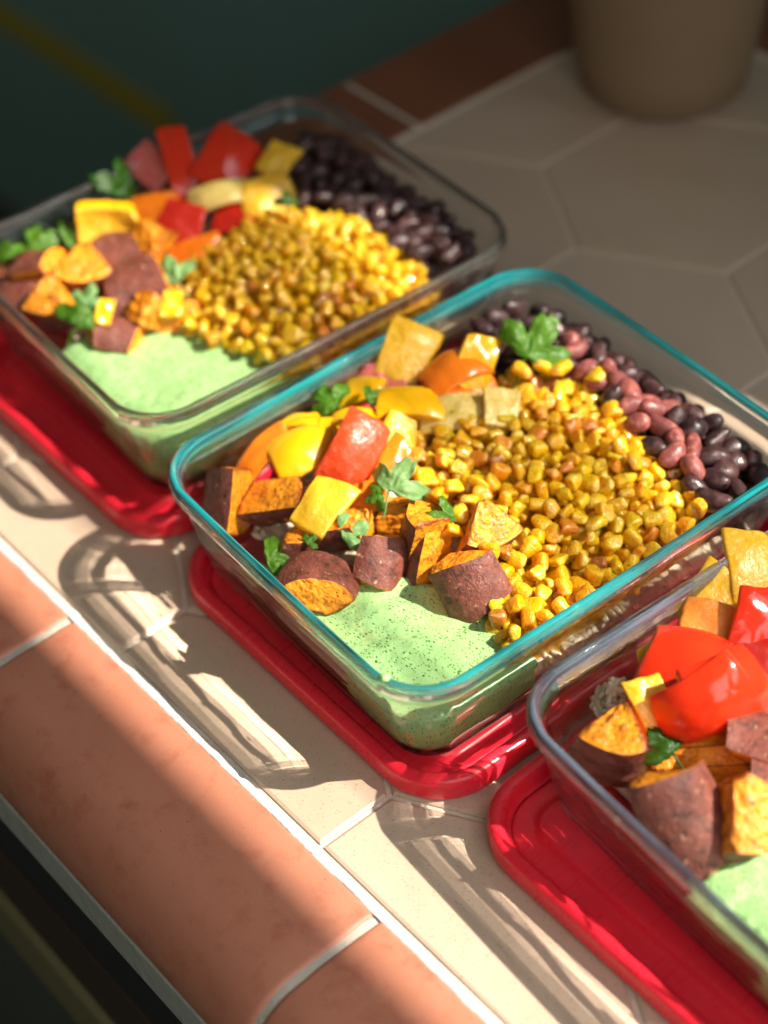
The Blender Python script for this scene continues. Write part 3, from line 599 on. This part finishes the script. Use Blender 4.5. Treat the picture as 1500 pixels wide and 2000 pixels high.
# left container: corn and beans
pl_ = [(-0.2324,0.0190,0.0550), (-0.2212,0.0367,0.0580), (-0.2094,0.0601,0.0600), (-0.1884,0.0760,0.0580), (-0.1598,0.0783,0.0560), (-0.1397,0.0856,0.0520), (-0.1196,0.0778,0.0500), (-0.1160,0.0567,0.0480), (-0.1178,0.0110,0.0480), (-0.1263,-0.0068,0.0470), (-0.1521,-0.0172,0.0470), (-0.1796,-0.0253,0.0480), (-0.2001,-0.0082,0.0520), (-0.2228,0.0022,0.0530)]
cl = Vector((-0.1676,0.0426,0.0550)[:2])
def hL(x, y):
    r = ((Vector((x, y)) - cl).length) / .062; return .0475 + .0165 * max(0, 1 - r * r) + .0022 * nv((x * 45, y * 45, 13))
pts = []
for x, y, z in heap('L', pl_, hL, .0058): pts.append((x, y, z + random.uniform(-.0010, .0018), 2 if random.random() < .04 else 0))
n_mid = sum(1 for o in bpy.data.objects if o.name.startswith('corn_kernel'))
pts.sort(key=lambda p: (Vector(p[:3]) - cam_o.matrix_world.translation).length)      # nearest first: they show largest
pts, rest = pts[:298 - n_mid], pts[298 - n_mid:]
if rest: o = joined('corn_kernels', kern, [(x, y, z) for x, y, z, m in rest], CORN, (.8, 1.12)); tag(o, 'farther corn kernels at the back of the left container heap', 'corn', kind='stuff')
place('corn_kernel', kern, [CORN, CORNB, CORNC], pts, by_landmark([((-0.2288,0.0227,0.0550), 'by the orange-red strip'), ((-0.2140,0.0440,0.0580), 'near the dark red piece'), ((-0.2027,0.0678,0.0580), 'by the tiny dark leaf'), ((-0.1745,0.0777,0.0580), 'beside the black beans'), ((-0.1376,0.0788,0.0520), 'in the bright right end'), ((-0.1148,0.0655,0.0500), 'at the far glass corner'), ((-0.1204,0.0319,0.0500), 'along the front rim'), ((-0.1295,-0.0011,0.0480), 'right of the sauce'), ((-0.1588,-0.0149,0.0480), 'above the sauce'), ((-0.1868,-0.0118,0.0520), 'by the pale cilantro leaf'), ((-0.1806,0.0121,0.0580), 'on the left slope'), ((-0.1681,0.0405,0.0620), 'on the very top'), ((-0.1427,0.0449,0.0580), 'on the right slope')], ['golden roasted corn kernel', 'x', 'dark charred corn kernel'], ' of left heap'), 'corn kernel', ['roasted corn kernels in the left container', 'x', 'charred corn kernels in the left container'], smin=.78, smax=1.16)
under = [(x, y, z - .0052) for x, y, z in heap('L', pl_, hL, .0058)]
o = joined('corn_underlayer', kern, under, CORN); tag(o, 'lower corn kernels packed beneath the corn heap of the left container', 'corn', kind='stuff')
o = mound('corn_bed', 'L', pl_, lambda x, y: hL(x, y) - .009, CORN, m=.0015); tag(o, 'packed corn mass below the visible kernels of left container', 'corn', kind='stuff')
pbl = [(-0.2498,0.0917,0.0580), (-0.2624,0.1154,0.0570), (-0.2450,0.1327,0.0570), (-0.2124,0.1333,0.0560), (-0.1737,0.1240,0.0540), (-0.1324,0.1177,0.0500), (-0.1238,0.1064,0.0480), (-0.1366,0.0778,0.0500), (-0.1630,0.0811,0.0560), (-0.1918,0.0787,0.0580), (-0.2115,0.0715,0.0580)]
def hBL(x, y):
    lx, ly = to_local('L', x, y); return .0585 - .0060 * max(0, min(1, (ly - .080) / .022)) - .006 * max(0, min(1, (lx - .045) / .03)) + .0028 * nv((x * 60, y * 60, 19))
pts = [(x, y, z + random.uniform(-.001, .002), 0) for x, y, z in heap('L', pbl, hBL, .0082)]
place('black_bean', bean_sh, [BEAN], pts, by_landmark([((-0.2522,0.1065,0.0500), 'next to the amber pieces'), ((-0.2443,0.1280,0.0500), 'by the far rim'), ((-0.2043,0.1292,0.0460), 'halfway along the far rim'), ((-0.1983,0.0970,0.0520), 'behind the left corn'), ((-0.1650,0.1193,0.0450), 'near the far right corner'), ((-0.1377,0.1120,0.0440), 'in the far right corner'), ((-0.1542,0.0897,0.0500), 'beside the bright corn end')], ['shaded black bean'], ' of left container'), 'bean', 'black beans in the left container', flat=True, smin=1.1, smax=1.3)
o = mound('bean_bed', 'L', pbl, lambda x, y: hBL(x, y) - .007, BEAN, m=.002); tag(o, 'packed bean mass below the visible beans of left container', 'beans', kind='stuff')

# ---------------- potato chunks, pepper pieces, leaves ----------------
def frame(zv, xv):
    z = Vector(zv).normalized(); x = Vector(xv); x = (x - z * x.dot(z)).normalized(); y = z.cross(x)
    return Matrix((x, y, z)).transposed()
def chunk(loc, skin, axis, r0, r1, ang, T, label, seed=0, rough=1.25, group='roasted sweet potato chunks', rnd=.76):
    """a sector of a potato slice: skin = direction the peel faces, axis = direction of the slice thickness"""
    r0, r1, T = r0 * .97, r1 * .97, T * .97; n = 17; g = np.linspace(-1, 1, n); faces = []
    M3 = frame(axis, skin); rm = (r0 + r1) / 2 if ang < 200 else 0
    def mp(u, v, w_):                        # u angle, v radius, w thickness in -1..1
        l_ = math.sqrt(u * u + v * v + w_ * w_); m_ = max(abs(u), abs(v), abs(w_)); k_ = m_ / l_; f_ = rnd + (1.08 - rnd) * k_; f_ = min(1, f_)
        u, v, w_ = u * f_, v * f_, w_ * f_
        a = R(ang / 2) * u; r = r0 + (r1 - r0) * (v + 1) / 2; r *= 1 + .06 * nv((u * 1.3 + seed, w_, 1)); t_ = T * (1 + .12 * nv((u, v + seed, 3)) + .28 * u * math.sin(seed * 2.3) - .16 * v * math.cos(seed * 1.7))
        return Vector((r * math.cos(a) - rm, r * math.sin(a), w_ * t_ / 2))
    parts_ = {'flesh': ([], []), 'skin': ([], [])}
    for ax in range(3):
        for sg in (-1, 1):
            key = 'skin' if (ax == 1 and sg == 1) else 'flesh'; vs, fs = parts_[key]; b0 = len(vs)
            for i in range(n):
                for j in range(n):
                    c = [g[i], g[j]]; c.insert(ax, sg); p = mp(*c); e = 1 - max(abs(g[i]), abs(g[j])) ** 8
                    nn = p.normalized(); amp = (.0011 if key == 'flesh' else .0005) * rough * e
                    p = p + nn * amp * (nv((p.x * 260 + seed, p.y * 260, p.z * 260)) + .6 * nv((p.x * 600, p.y * 600 + seed, p.z * 600)))
                    p = M3 @ p; vs.append(p)
            for i in range(n - 1):
                for j in range(n - 1): fs.append((b0 + i * n + j, b0 + (i + 1) * n + j, b0 + (i + 1) * n + j + 1, b0 + i * n + j + 1))
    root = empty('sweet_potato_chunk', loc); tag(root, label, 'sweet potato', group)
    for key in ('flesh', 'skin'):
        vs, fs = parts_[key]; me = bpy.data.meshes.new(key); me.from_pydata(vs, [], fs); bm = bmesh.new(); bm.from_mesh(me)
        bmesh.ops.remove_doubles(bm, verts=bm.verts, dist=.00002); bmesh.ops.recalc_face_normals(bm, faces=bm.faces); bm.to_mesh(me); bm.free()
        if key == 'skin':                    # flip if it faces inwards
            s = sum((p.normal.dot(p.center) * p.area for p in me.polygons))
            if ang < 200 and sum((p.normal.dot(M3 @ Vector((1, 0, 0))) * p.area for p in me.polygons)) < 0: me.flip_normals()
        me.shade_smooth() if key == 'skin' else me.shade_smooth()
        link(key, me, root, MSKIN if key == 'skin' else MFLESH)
    return root
def pepper(loc, nrm, up, w_, h_, bend, mats, label, seed=0, thick=.0045, twist=0.0, group='bell pepper pieces', cat='pepper piece'):
    """a cut piece of pepper wall: nrm = outward skin direction, up = its long direction; bend curls it about the long axis"""
    w_ *= 1.15; h_ *= 1.15; bend *= 1.35; thick *= .9
    rs = random.Random(seed * 7 + 1); n = 21; cj = [[rs.uniform(.60, 1.12), rs.uniform(.62, 1.12)] for _ in range(4)]
    M3 = frame(nrm, Vector(up).cross(Vector(nrm)))
    top = []; bot = []
    for i in range(n):
        for j in range(n):
            u, v = -1 + 2 * i / (n - 1), -1 + 2 * j / (n - 1); a, b = (u + 1) / 2, (v + 1) / 2
            sx = (cj[0][0] * (1 - a) + cj[1][0] * a) * (1 - b) + (cj[2][0] * (1 - a) + cj[3][0] * a) * b; sy = (cj[0][1] * (1 - a) + cj[1][1] * a) * (1 - b) + (cj[2][1] * (1 - a) + cj[3][1] * a) * b
            rc = 1 - .02 * (u * u * v * v) ** 1.5 + .05 * (1 - v * v) * (1 if seed % 2 else -.6)
            x = u * w_ / 2 * sx * rc * (1 + .05 * nv((v * 1.5, seed, 0))); y = v * h_ / 2 * sy * rc * (1 + .05 * nv((u * 1.5, seed, 7)))
            th = bend * x; rad = 1 / bend if abs(bend) > 1e-3 else 1e3
            z2 = -y * y * bend * .38 + .0012 * nv((u * 1.2 + seed, v * 1.2, 2)); tw = twist * v
            def pt(off):
                X, Z = (rad + off) * math.sin(th), (rad + off) * math.cos(th) - rad; X, Z = X * math.cos(tw) - Z * math.sin(tw), X * math.sin(tw) + Z * math.cos(tw); return M3 @ Vector((X, y, Z + z2))
            tk = thick * (1 + .25 * nv((u * 2 + seed, v * 2, 5))); top.append(pt(0)); bot.append(pt(-tk))
    vs = top + bot; fs = []; mi = []
    for i in range(n - 1):
        for j in range(n - 1):
            a = i * n + j; fs.append((a, a + n, a + n + 1, a + 1)); mi.append(0); fs.append((a + n * n, a + n * n + 1, a + n * n + n + 1, a + n * n + n)); mi.append(1)
    bd = [j for j in range(n)] + [i * n + n - 1 for i in range(1, n)] + [(n - 1) * n + j for j in range(n - 2, -1, -1)] + [i * n for i in range(n - 2, 0, -1)]
    for q in range(len(bd)): a, b = bd[q], bd[(q + 1) % len(bd)]; fs.append((a, b, b + n * n, a + n * n)); mi.append(1)
    o = link('pepper_piece', mesh('pepper_piece', vs, fs, mi=mi), None, list(mats)); o.location = loc
    sb = o.modifiers.new('round', 'SUBSURF'); sb.levels = 0; sb.render_levels = 1
    return tag(o, label, cat, group)
def leaf(loc, nrm, up, size, mat, label, seed=0, lobes=3, curl=.5, stem=True):
    n, m = 90, 9; M3 = frame(nrm, up); vs = [(0, 0, 0)]; fs = []; out = []
    for j in range(n):
        t = -math.pi + 2 * math.pi * j / n
        Lb = lambda c, w_: math.sqrt(max(0, 1 - ((t - c) / w_) ** 2))
        r = max(.46 if abs(t) < 1.5 else .40 * max(.22, 1 - (abs(t) - 1.5) / 1.2), Lb(0, .62) * 1.0, Lb(1.12, .60) * .90, Lb(-1.12, .60) * .90); r *= 1 + (.11 * abs(math.cos(t * 8 + seed)) + .05 * math.cos(t * 33)) * (1 if abs(t) < 1.8 else 0)
        out.append((t, r))
    for i in range(1, m + 1):
        s = i / m
        for t, r in out:
            x, y = r * s * math.cos(t), r * s * math.sin(t); z = -curl * (x * x * .35 + y * y * .8) + .09 * math.cos(t * 5 + seed) * s * s + .16 * nv((x * 3 + seed, y * 3, 1)) + .05 * nv((x * 9, y * 9 + seed, 1)); vs.append((x, y, z))
    for j in range(n): fs.append((0, 1 + j, 1 + (j + 1) % n))
    for i in range(m - 1):
        for j in range(n): fs.append((1 + i * n + j, 1 + i * n + (j + 1) % n, 1 + (i + 1) * n + (j + 1) % n, 1 + (i + 1) * n + j))
    vs = [M3 @ (Vector(v) * size) for v in vs]
    root = empty('cilantro_leaf', loc); tag(root, label, 'cilantro leaf', 'cilantro leaves')
    o = link('blade', mesh('blade', vs, fs), root, mat); so = o.modifiers.new('thick', 'SOLIDIFY'); so.thickness = .00028
    if stem:
        sv = []; sf = []
        for i in range(7):
            s = i / 6; c = Vector((-size * (.05 + .75 * s), size * .08 * math.sin(s * 3 + seed), -size * (.06 + .25 * s * s)))
            for j in range(6): a = math.pi * j / 3; sv.append(M3 @ (c + Vector((0, math.cos(a), math.sin(a))) * .00055))
        for i in range(6):
            for j in range(6): sf.append((i * 6 + j, i * 6 + (j + 1) % 6, (i + 1) * 6 + (j + 1) % 6, (i + 1) * 6 + j))
        link('stem', mesh('stem', sv, sf), root, mat)
    return root

YM, OM, RM, RDM = (P_Y, P_YF), (P_O, P_OF), (P_R, P_RF), (P_RD, P_RF)
# --- middle container, sweet potato ---
chunk((-0.0742,-0.0810,0.0450), (-0.321,-0.790,0.522), (-0.379,0.508,0.774), .006, .024, 70, .026, 'brown-skinned cube at the left end of the middle container', 1)
chunk((-0.0550,-0.0662,0.0470), (0.667,-0.479,-0.570), (0.790,0.498,0.357), .006, .025, 62, .024, 'pale orange upright cube second from the left end of middle container', 2)
chunk((-0.0256,-0.0600,0.0460), (0.512,-0.738,-0.440), (0.674,0.683,0.279), .004, .020, 70, .028, 'orange chunk with a green sauce smear under the square yellow piece', 3)
chunk((-0.0049,-0.0846,0.0500), (-0.066,0.283,0.957), (0.688,-0.699,0.198), .006, .021, 112, .024, 'curved purple-brown skin slab lying on the sauce edge', 4, .6)
chunk((0.0036,-0.0598,0.0490), (0.587,0.137,0.798), (-0.387,0.689,0.613), .004, .017, 92, .022, 'small dark purple chunk with a sauce spot above the sauce', 12, .7)
chunk((0.0076,-0.0390,0.0520), (-0.535,-0.794,0.290), (0.219,0.015,0.976), .002, .021, 58, .030, 'tall upright wedge with dark left side and orange right face', 6)
chunk((0.0124,-0.0406,0.0490), (-0.391,-0.915,-0.101), (-0.193,0.433,0.881), .002, .020, 60, .032, 'lower tip of the tall dark wedge over the sauce', 16)
chunk((0.0241,-0.0196,0.0550), (0.497,-0.204,-0.843), (0.508,-0.099,0.855), .003, .024, 75, .020, 'bright sunlit orange chunk carrying corn kernels', 7)
chunk((0.0398,-0.0414,0.0500), (0.410,-0.497,0.765), (-0.673,-0.003,0.740), .003, .021, 92, .026, 'reddish purple skin chunk right of the tall wedge', 8, .6)
chunk((-0.0307,-0.0790,0.0450), (0.505,-0.480,-0.717), (0.077,0.398,0.914), .004, .016, 60, .014, 'small orange chip behind the curved skin slab', 9)
chunk((-0.0159,-0.0313,0.0450), (-0.462,0.333,-0.822), (0.535,0.841,0.087), .004, .020, 70, .022, 'shaded brown chunk behind the tall dark wedge', 10)
chunk((-0.0312,-0.0459,0.0410), (-0.158,0.422,-0.893), (0.535,0.841,0.087), .004, .020, 70, .024, 'shaded chunk under the yellow pepper pieces', 11)
# --- middle container, peppers ---
pepper((-0.0797,0.0280,0.0660), (0.521,-0.194,0.831), (-0.263,0.705,0.659), .026, .030, 20, (P_YF, P_Y), 'large yellow piece standing highest against the far left rim', 1, .005)
pepper((-0.0548,0.0297,0.0670), (0.019,-0.274,0.961), (0.158,0.890,0.429), .019, .032, 42, OM, 'orange-red curved slice between the two tall yellow pieces', 2, .005)
pepper((-0.0484,0.0432,0.0660), (0.682,-0.152,0.715), (-0.333,0.650,0.683), .018, .030, 12, YM, 'bright tall yellow piece beside the big cilantro leaf', 3, .005)
pepper((-0.0547,0.0063,0.0640), (0.022,0.053,0.998), (0.693,0.710,-0.126), .020, .031, 30, (P_Y, P_YF), 'broad yellow block below the highest yellow piece', 4, .008)
pepper((-0.0801,-0.0039,0.0580), (0.012,-0.341,0.940), (0.693,0.710,-0.126), .014, .022, 30, YM, 'dull yellow piece tucked behind the small cilantro leaf', 5)
pepper((-0.0649,-0.0162,0.0620), (-0.124,0.046,0.991), (0.733,0.652,-0.194), .013, .020, 60, YM, 'small yellow dome just above the big red piece', 6)
pepper((-0.0655,-0.0469,0.0600), (0.254,-0.213,0.944), (0.352,0.896,0.272), .027, .030, 45, YM, 'largest bright yellow dome at the left of the middle container', 7)
pepper((-0.0815,-0.0327,0.0580), (-0.124,0.046,0.991), (0.646,0.761,-0.055), .010, .018, 40, YM, 'yellow sliver behind the largest yellow dome', 8)
pepper((-0.0438,-0.0336,0.0620), (0.686,-0.342,0.642), (-0.195,0.750,0.632), .026, .030, 38, (P_RF, P_R), 'big sunlit red-orange piece in the middle of the pepper pile', 9, .006)
pepper((-0.0800,-0.0586,0.0540), (-0.003,-0.471,0.882), (0.128,0.884,0.450), .018, .028, 30, OM, 'dull orange piece leaning on the left glass wall', 10)
pepper((-0.0417,-0.0098,0.0580), (0.682,-0.152,0.715), (-0.263,0.705,0.659), .017, .024, 16, (P_YF, P_Y), 'yellow piece right of the big red piece', 11)
pepper((-0.0319,-0.0615,0.0600), (0.224,-0.185,0.957), (-0.195,0.750,0.632), .022, .024, 14, (P_YF, P_YF), 'square yellow piece lying on the orange potato cubes', 12)
pepper((-0.0787,0.0105,0.0570), (0.462,-0.333,0.822), (0.593,0.805,0.017), .014, .020, 10, (P_PK, P_PK), 'pinkish red chunk between yellow pieces of middle container', 13)
pepper((-0.0211,0.0332,0.0620), (0.467,-0.010,0.884), (-0.368,0.620,0.693), .018, .022, 20, (P_PA, P_PA), 'pale translucent piece at the top of the corn heap', 14)
pepper((-0.0355,0.0191,0.0600), (0.192,-0.221,0.956), (0.593,0.805,0.017), .020, .030, 30, (P_PA, P_YF), 'dull translucent yellow piece left of the pale one', 15)
pepper((-0.0489,0.0327,0.0600), (0.382,-0.126,0.916), (0.386,0.891,0.241), .016, .030, 20, OM, 'orange-yellow piece below the curved orange slice', 16)
pepper((-0.0259,-0.0379,0.0530), (0.402,-0.155,0.902), (0.474,0.867,0.154), .014, .024, 20, OM, 'orange strip under the cilantro sprig', 17)
pepper((-0.0448,-0.0622,0.0500), (0.286,-0.175,0.942), (0.646,0.761,-0.055), .014, .020, 15, OM, 'small orange piece under the square yellow piece', 18)
pepper((-0.0641,-0.0261,0.0560), (0.344,-0.227,0.911), (0.646,0.761,-0.055), .016, .020, 15, YM, 'yellow piece filling behind the big red piece', 19)
pepper((-0.0550,-0.0117,0.0560), (0.344,-0.227,0.911), (-0.100,0.803,0.587), .016, .022, 15, RDM, 'dark red piece behind the big red piece', 20)
pepper((-0.0324,-0.0208,0.0540), (0.518,-0.131,0.845), (-0.100,0.803,0.587), .014, .026, 15, OM, 'orange piece between the big red one and the corn', 21)
# --- middle container, cilantro ---
leaf((-0.0342,0.0613,0.0670), (0.581,-0.309,0.753), (-0.080,0.746,0.661), .020, LEAF, 'large bright cilantro leaf between the yellow pieces and beans', 1, curl=.25)
leaf((-0.0138,-0.0375,0.0640), (0.329,-0.474,0.817), (-0.162,0.770,0.617), .015, LEAFP, 'sauce-pale cilantro sprig right of the big red piece', 2, curl=.8)
leaf((-0.0757,-0.0177,0.0600), (0.340,-0.351,0.873), (-0.814,-0.199,0.546), .013, LEAF, 'small frilly cilantro leaf by the far left rim', 3, curl=.6)
leaf((-0.0308,-0.0913,0.0480), (0.402,-0.155,0.902), (0.453,0.874,0.175), .012, LEAF, 'plain green cilantro leaf at the left glass wall', 4, curl=.4, stem=False)
leaf((0.0156,-0.0301,0.0620), (0.805,0.217,0.552), (-0.669,0.241,0.703), .010, LEAF, 'thin green cilantro bit between wedge and bright chunk', 5, curl=.9, stem=False)
leaf((-0.0158,-0.0630,0.0545), (0.343,-0.107,0.933), (0.386,0.891,0.241), .011, LEAFP, 'sauce-coated cilantro leaf stuck on an orange chunk', 6, curl=.2, stem=False)
# --- right container ---
GR_ = 'sweet potato chunks of the right container'
chunk((0.1359,-0.0600,0.0520), (0.298,-0.679,-0.671), (0.269,-0.030,0.963), .003, .026, 66, .026, 'triangular sunlit orange chunk at the left corner of right container', 31, 1.3)
chunk((0.1792,-0.0619,0.0520), (0.687,0.045,0.725), (-0.680,0.045,0.732), .001, .0195, 165, .036, 'large rounded pinkish skin chunk in front in right container', 32, .6, rnd=.62)
chunk((0.1706,-0.0662,0.0480), (0.170,0.224,-0.960), (-0.612,0.198,0.766), .004, .018, 70, .026, 'orange cut side chunk left of the large rounded skin', 33)
chunk((0.1932,-0.0472,0.0530), (0.470,-0.028,-0.882), (0.513,-0.116,0.850), .004, .032, 72, .022, 'sunlit orange chunk at the right picture edge', 34, 1.3)
chunk((0.1754,-0.0198,0.0540), (0.190,0.312,0.931), (0.892,0.448,-0.057), .004, .021, 85, .028, 'dark brown skin chunk below the red pieces at right', 35, .6)
chunk((0.1908,-0.0182,0.0520), (0.382,-0.126,0.916), (0.693,0.705,0.152), .006, .026, 80, .034, 'brown chunk just outside beside the dark brown one', 36, .6)
chunk((0.1551,-0.0299,0.0380), (-0.572,0.436,-0.694), (0.693,0.705,0.152), .006, .026, 80, .034, 'shaded chunk below the red pieces in right container', 37, .6)
pepper((0.1402,-0.0151,0.0680), (0.270,-0.094,0.958), (0.787,0.528,-0.317), .040, .050, 36, RM, 'biggest glossy red piece with white highlight in right container', 31, .006)
pepper((0.1607,-0.0214,0.0730), (0.660,-0.191,0.727), (0.419,0.883,0.209), .030, .034, 46, RM, 'glossy red curl in front of the biggest red piece', 32, .005)
pepper((0.1575,-0.0329,0.0680), (0.631,-0.642,0.435), (0.214,0.897,0.387), .032, .040, 40, RM, 'low red fold pointing down to the potato chunks', 33, .005)
pepper((0.1410,-0.0383,0.0550), (0.581,-0.309,0.753), (-0.725,0.125,0.677), .019, .032, 16, (P_YF, P_Y), 'shaded yellow slab standing behind the triangular chunk', 78)
pepper((0.1260,-0.0247,0.0520), (0.383,-0.527,0.758), (-0.646,0.281,0.709), .011, .026, 14, YM, 'narrow yellow sliver left of the biggest red piece', 77)
pepper((0.1193,0.0155,0.0610), (0.462,-0.333,0.822), (0.026,0.856,0.516), .022, .032, 10, (P_YF, P_Y), 'flat amber yellow strip against the right container rim', 36)
pepper((0.1218,0.0362,0.0660), (0.560,-0.020,0.828), (-0.438,0.553,0.708), .024, .034, 20, (P_YF, P_Y), 'amber yellow piece at the right picture edge', 37)
pepper((0.1409,0.0135,0.0670), (0.578,-0.181,0.796), (-0.229,0.728,0.646), .020, .034, 20, RM, 'orange-red piece under the amber one at right edge', 38)
pepper((0.1308,0.0056,0.0620), (0.382,-0.126,0.916), (0.796,0.501,-0.341), .024, .036, 20, (P_OF, P_O), 'peach orange piece between amber strip and red piece', 39)
pepper((0.1523,0.0063,0.0600), (0.382,-0.126,0.916), (0.796,0.501,-0.341), .024, .030, 20, RDM, 'dark red piece behind the glossy red curl', 40)
pepper((0.1477,-0.0341,0.0500), (0.382,-0.126,0.916), (0.796,0.501,-0.341), .020, .040, 20, OM, 'orange piece low under the red fold', 41)
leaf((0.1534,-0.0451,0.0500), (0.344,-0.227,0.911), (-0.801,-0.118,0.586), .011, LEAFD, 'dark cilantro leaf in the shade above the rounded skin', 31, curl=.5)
pl = []
for _ in range(170):
    a = random.random() * 6.28; r = random.random() ** .6 * .011; c = Vector((0.1151,-0.0346,0.0430)); pl.append((c.x + r * math.cos(a) * .9, c.y + r * math.sin(a) * .9, .033 + random.random() * .020 * (1 - r / .013)))
o = joined('rice_clump', rice_sh, pl, RICE); tag(o, 'clump of pale rice against the wall behind the triangular chunk', 'rice', kind='stuff')
# --- left container ---
chunk((-0.2669,-0.0517,0.0500), (-0.353,0.105,0.930), (0.768,0.564,0.303), .006, .024, 80, .022, 'pinkish skinned chunk nearest the left picture edge', 41, .6)
chunk((-0.2451,-0.0412,0.0530), (0.505,-0.480,-0.717), (0.440,-0.048,0.897), .004, .028, 75, .022, 'brightest sunlit orange chunk in the left container', 42, 1.3)
chunk((-0.2388,-0.0605,0.0490), (0.505,-0.480,-0.717), (0.171,-0.479,0.861), .004, .026, 60, .020, 'lower orange chunk by the left glass wall', 43, 1.2)
chunk((-0.2170,-0.0272,0.0530), (0.350,-0.165,0.922), (0.443,0.877,0.185), .006, .022, 100, .034, 'reddish skin chunk in the middle of the left container', 44, .5)
chunk((-0.1980,-0.0334,0.0520), (-0.626,0.105,-0.773), (-0.127,0.789,0.601), .004, .016, 80, .016, 'small peach chunk beside the tiny yellow cube', 45)
chunk((-0.2346,-0.0046,0.0550), (-0.360,-0.402,-0.842), (-0.034,0.656,0.754), .004, .022, 70, .022, 'orange chunk below the dark red pepper piece', 46)
chunk((-0.2464,-0.0159,0.0500), (0.255,-0.148,0.955), (0.535,0.841,0.087), .004, .022, 80, .030, 'dark brown chunk under the yellow crescent', 47, .6)
chunk((-0.2003,-0.0529,0.0460), (0.255,-0.148,0.955), (0.733,0.652,-0.194), .004, .016, 80, .024, 'pink skin chip sticking out of the left sauce', 48, .6)
chunk((-0.2581,-0.0641,0.0440), (-0.157,-0.595,0.788), (0.535,0.841,0.087), .004, .020, 80, .026, 'brown chunk pressed to the left container wall', 49, .6)
chunk((-0.1931,-0.0207,0.0440), (-0.255,0.148,-0.955), (0.535,0.841,0.087), .004, .020, 80, .026, 'brown chunk at the edge between sauce and left corn', 50, .6)
pepper((-0.2586,-0.0143,0.0600), (0.716,-0.580,0.387), (0.593,0.805,0.017), .021, .036, -28, (P_YF, P_Y), 'large yellow crescent piece in the left container', 51, .009)
pepper((-0.2335,0.0123,0.0640), (0.523,-0.258,0.812), (-0.298,0.679,0.671), .024, .022, 12, RDM, 'dark red square piece in front of the pale curl', 52)
pepper((-0.2671,0.0367,0.0720), (0.581,-0.309,0.753), (-0.646,0.281,0.709), .016, .036, 18, RM, 'tall red spike at the top of the left pile', 53)
pepper((-0.2526,0.0558,0.0720), (0.535,-0.059,0.843), (-0.016,0.841,0.541), .028, .034, 22, RM, 'large red-orange piece at the top of the left pile', 54)
pepper((-0.2815,0.0270,0.0680), (0.462,-0.333,0.822), (-0.814,-0.199,0.546), .016, .026, 12, (P_PK, P_PK), 'pink fleshy piece at the top left of left pile', 55)
pepper((-0.2356,0.0767,0.0680), (0.508,-0.099,0.855), (-0.086,0.811,0.579), .020, .024, 20, (P_YF, P_Y), 'blurred amber piece beside the shaded beans', 56)
pepper((-0.2224,0.0577,0.0640), (0.578,-0.181,0.796), (0.453,0.874,0.175), .018, .028, 20, (P_YF, P_Y), 'amber piece just above the left corn heap', 57)
pepper((-0.2357,0.0361,0.0680), (0.403,-0.280,0.871), (0.443,0.877,0.185), .014, .034, 40, (P_PA, P_PA), 'pale yellow curl across the left pepper pile', 58)
pepper((-0.2198,0.0115,0.0560), (0.403,-0.280,0.871), (0.382,0.891,0.245), .012, .030, 20, OM, 'orange-red strip at the left edge of the left corn', 59)
pepper((-0.2596,0.0136,0.0580), (0.403,-0.280,0.871), (0.535,0.841,0.087), .018, .030, 20, OM, 'orange piece behind the yellow crescent', 60)
pepper((-0.2247,0.0425,0.0580), (0.403,-0.280,0.871), (0.535,0.841,0.087), .018, .030, 20, RDM, 'dark red piece low behind the left corn', 61)
pepper((-0.1906,-0.0249,0.0570), (0.578,-0.181,0.796), (-0.505,0.480,0.717), .010, .012, 5, YM, 'tiny yellow cube by the cilantro in left container', 62, .006)
pepper((-0.2067,-0.0527,0.0580), (0.578,-0.181,0.796), (-0.368,0.620,0.693), .008, .014, 5, YM, 'tiny yellow strip on the cilantro at the left wall', 63, .004)
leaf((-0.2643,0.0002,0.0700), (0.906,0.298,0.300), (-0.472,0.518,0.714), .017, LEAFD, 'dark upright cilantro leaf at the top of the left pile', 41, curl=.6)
leaf((-0.2769,-0.0490,0.0580), (0.403,-0.280,0.871), (0.386,0.891,0.241), .014, LEAF, 'frilly cilantro leaf at the left picture edge', 42, curl=.5)
leaf((-0.2107,-0.0659,0.0560), (0.462,-0.333,0.822), (-0.274,0.696,0.663), .015, LEAF, 'green cilantro leaf at the left sauce edge', 43, curl=.6)
leaf((-0.2146,-0.0579,0.0610), (0.340,-0.351,0.873), (-0.274,0.696,0.663), .010, LEAFP, 'pale sunlit cilantro tip above the green leaf', 44, curl=.4, stem=False)
leaf((-0.2002,-0.0145,0.0600), (0.397,-0.406,0.823), (-0.755,0.050,0.654), .013, LEAFP, 'pale cilantro leaf between potato and left corn', 45, curl=.4)
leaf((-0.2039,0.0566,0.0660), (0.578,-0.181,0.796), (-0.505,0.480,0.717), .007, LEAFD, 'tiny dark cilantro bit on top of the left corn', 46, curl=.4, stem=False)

for p, n_, u_, z_, l_, sd in (((-0.0682,-0.0060,0.0630), (0.403,-0.280,0.871), (0.453,0.874,0.175), .006, 'tiny cilantro scrap between the yellow pieces of middle container', 61), ((-0.0157,-0.0416,0.0625), (0.274,-0.418,0.866), (-0.453,-0.874,-0.175), .007, 'small cilantro scrap at the foot of the pale sprig', 62),
        ((-0.0227,-0.0768,0.0530), (0.403,-0.280,0.871), (0.100,0.878,0.469), .005, 'tiny cilantro scrap beside the small orange chip', 63), ((-0.2717,-0.0337,0.0600), (0.403,-0.280,0.871), (0.320,0.899,0.301), .010, 'narrow cilantro leaf beside the yellow crescent', 64), ((-0.2761,-0.0614,0.0580), (0.403,-0.280,0.871), (-0.755,0.050,0.654), .010, 'cilantro leaf cut off by the left picture edge', 65)):
    leaf(p, n_, u_, z_, LEAF, l_, sd, curl=.7, stem=False)
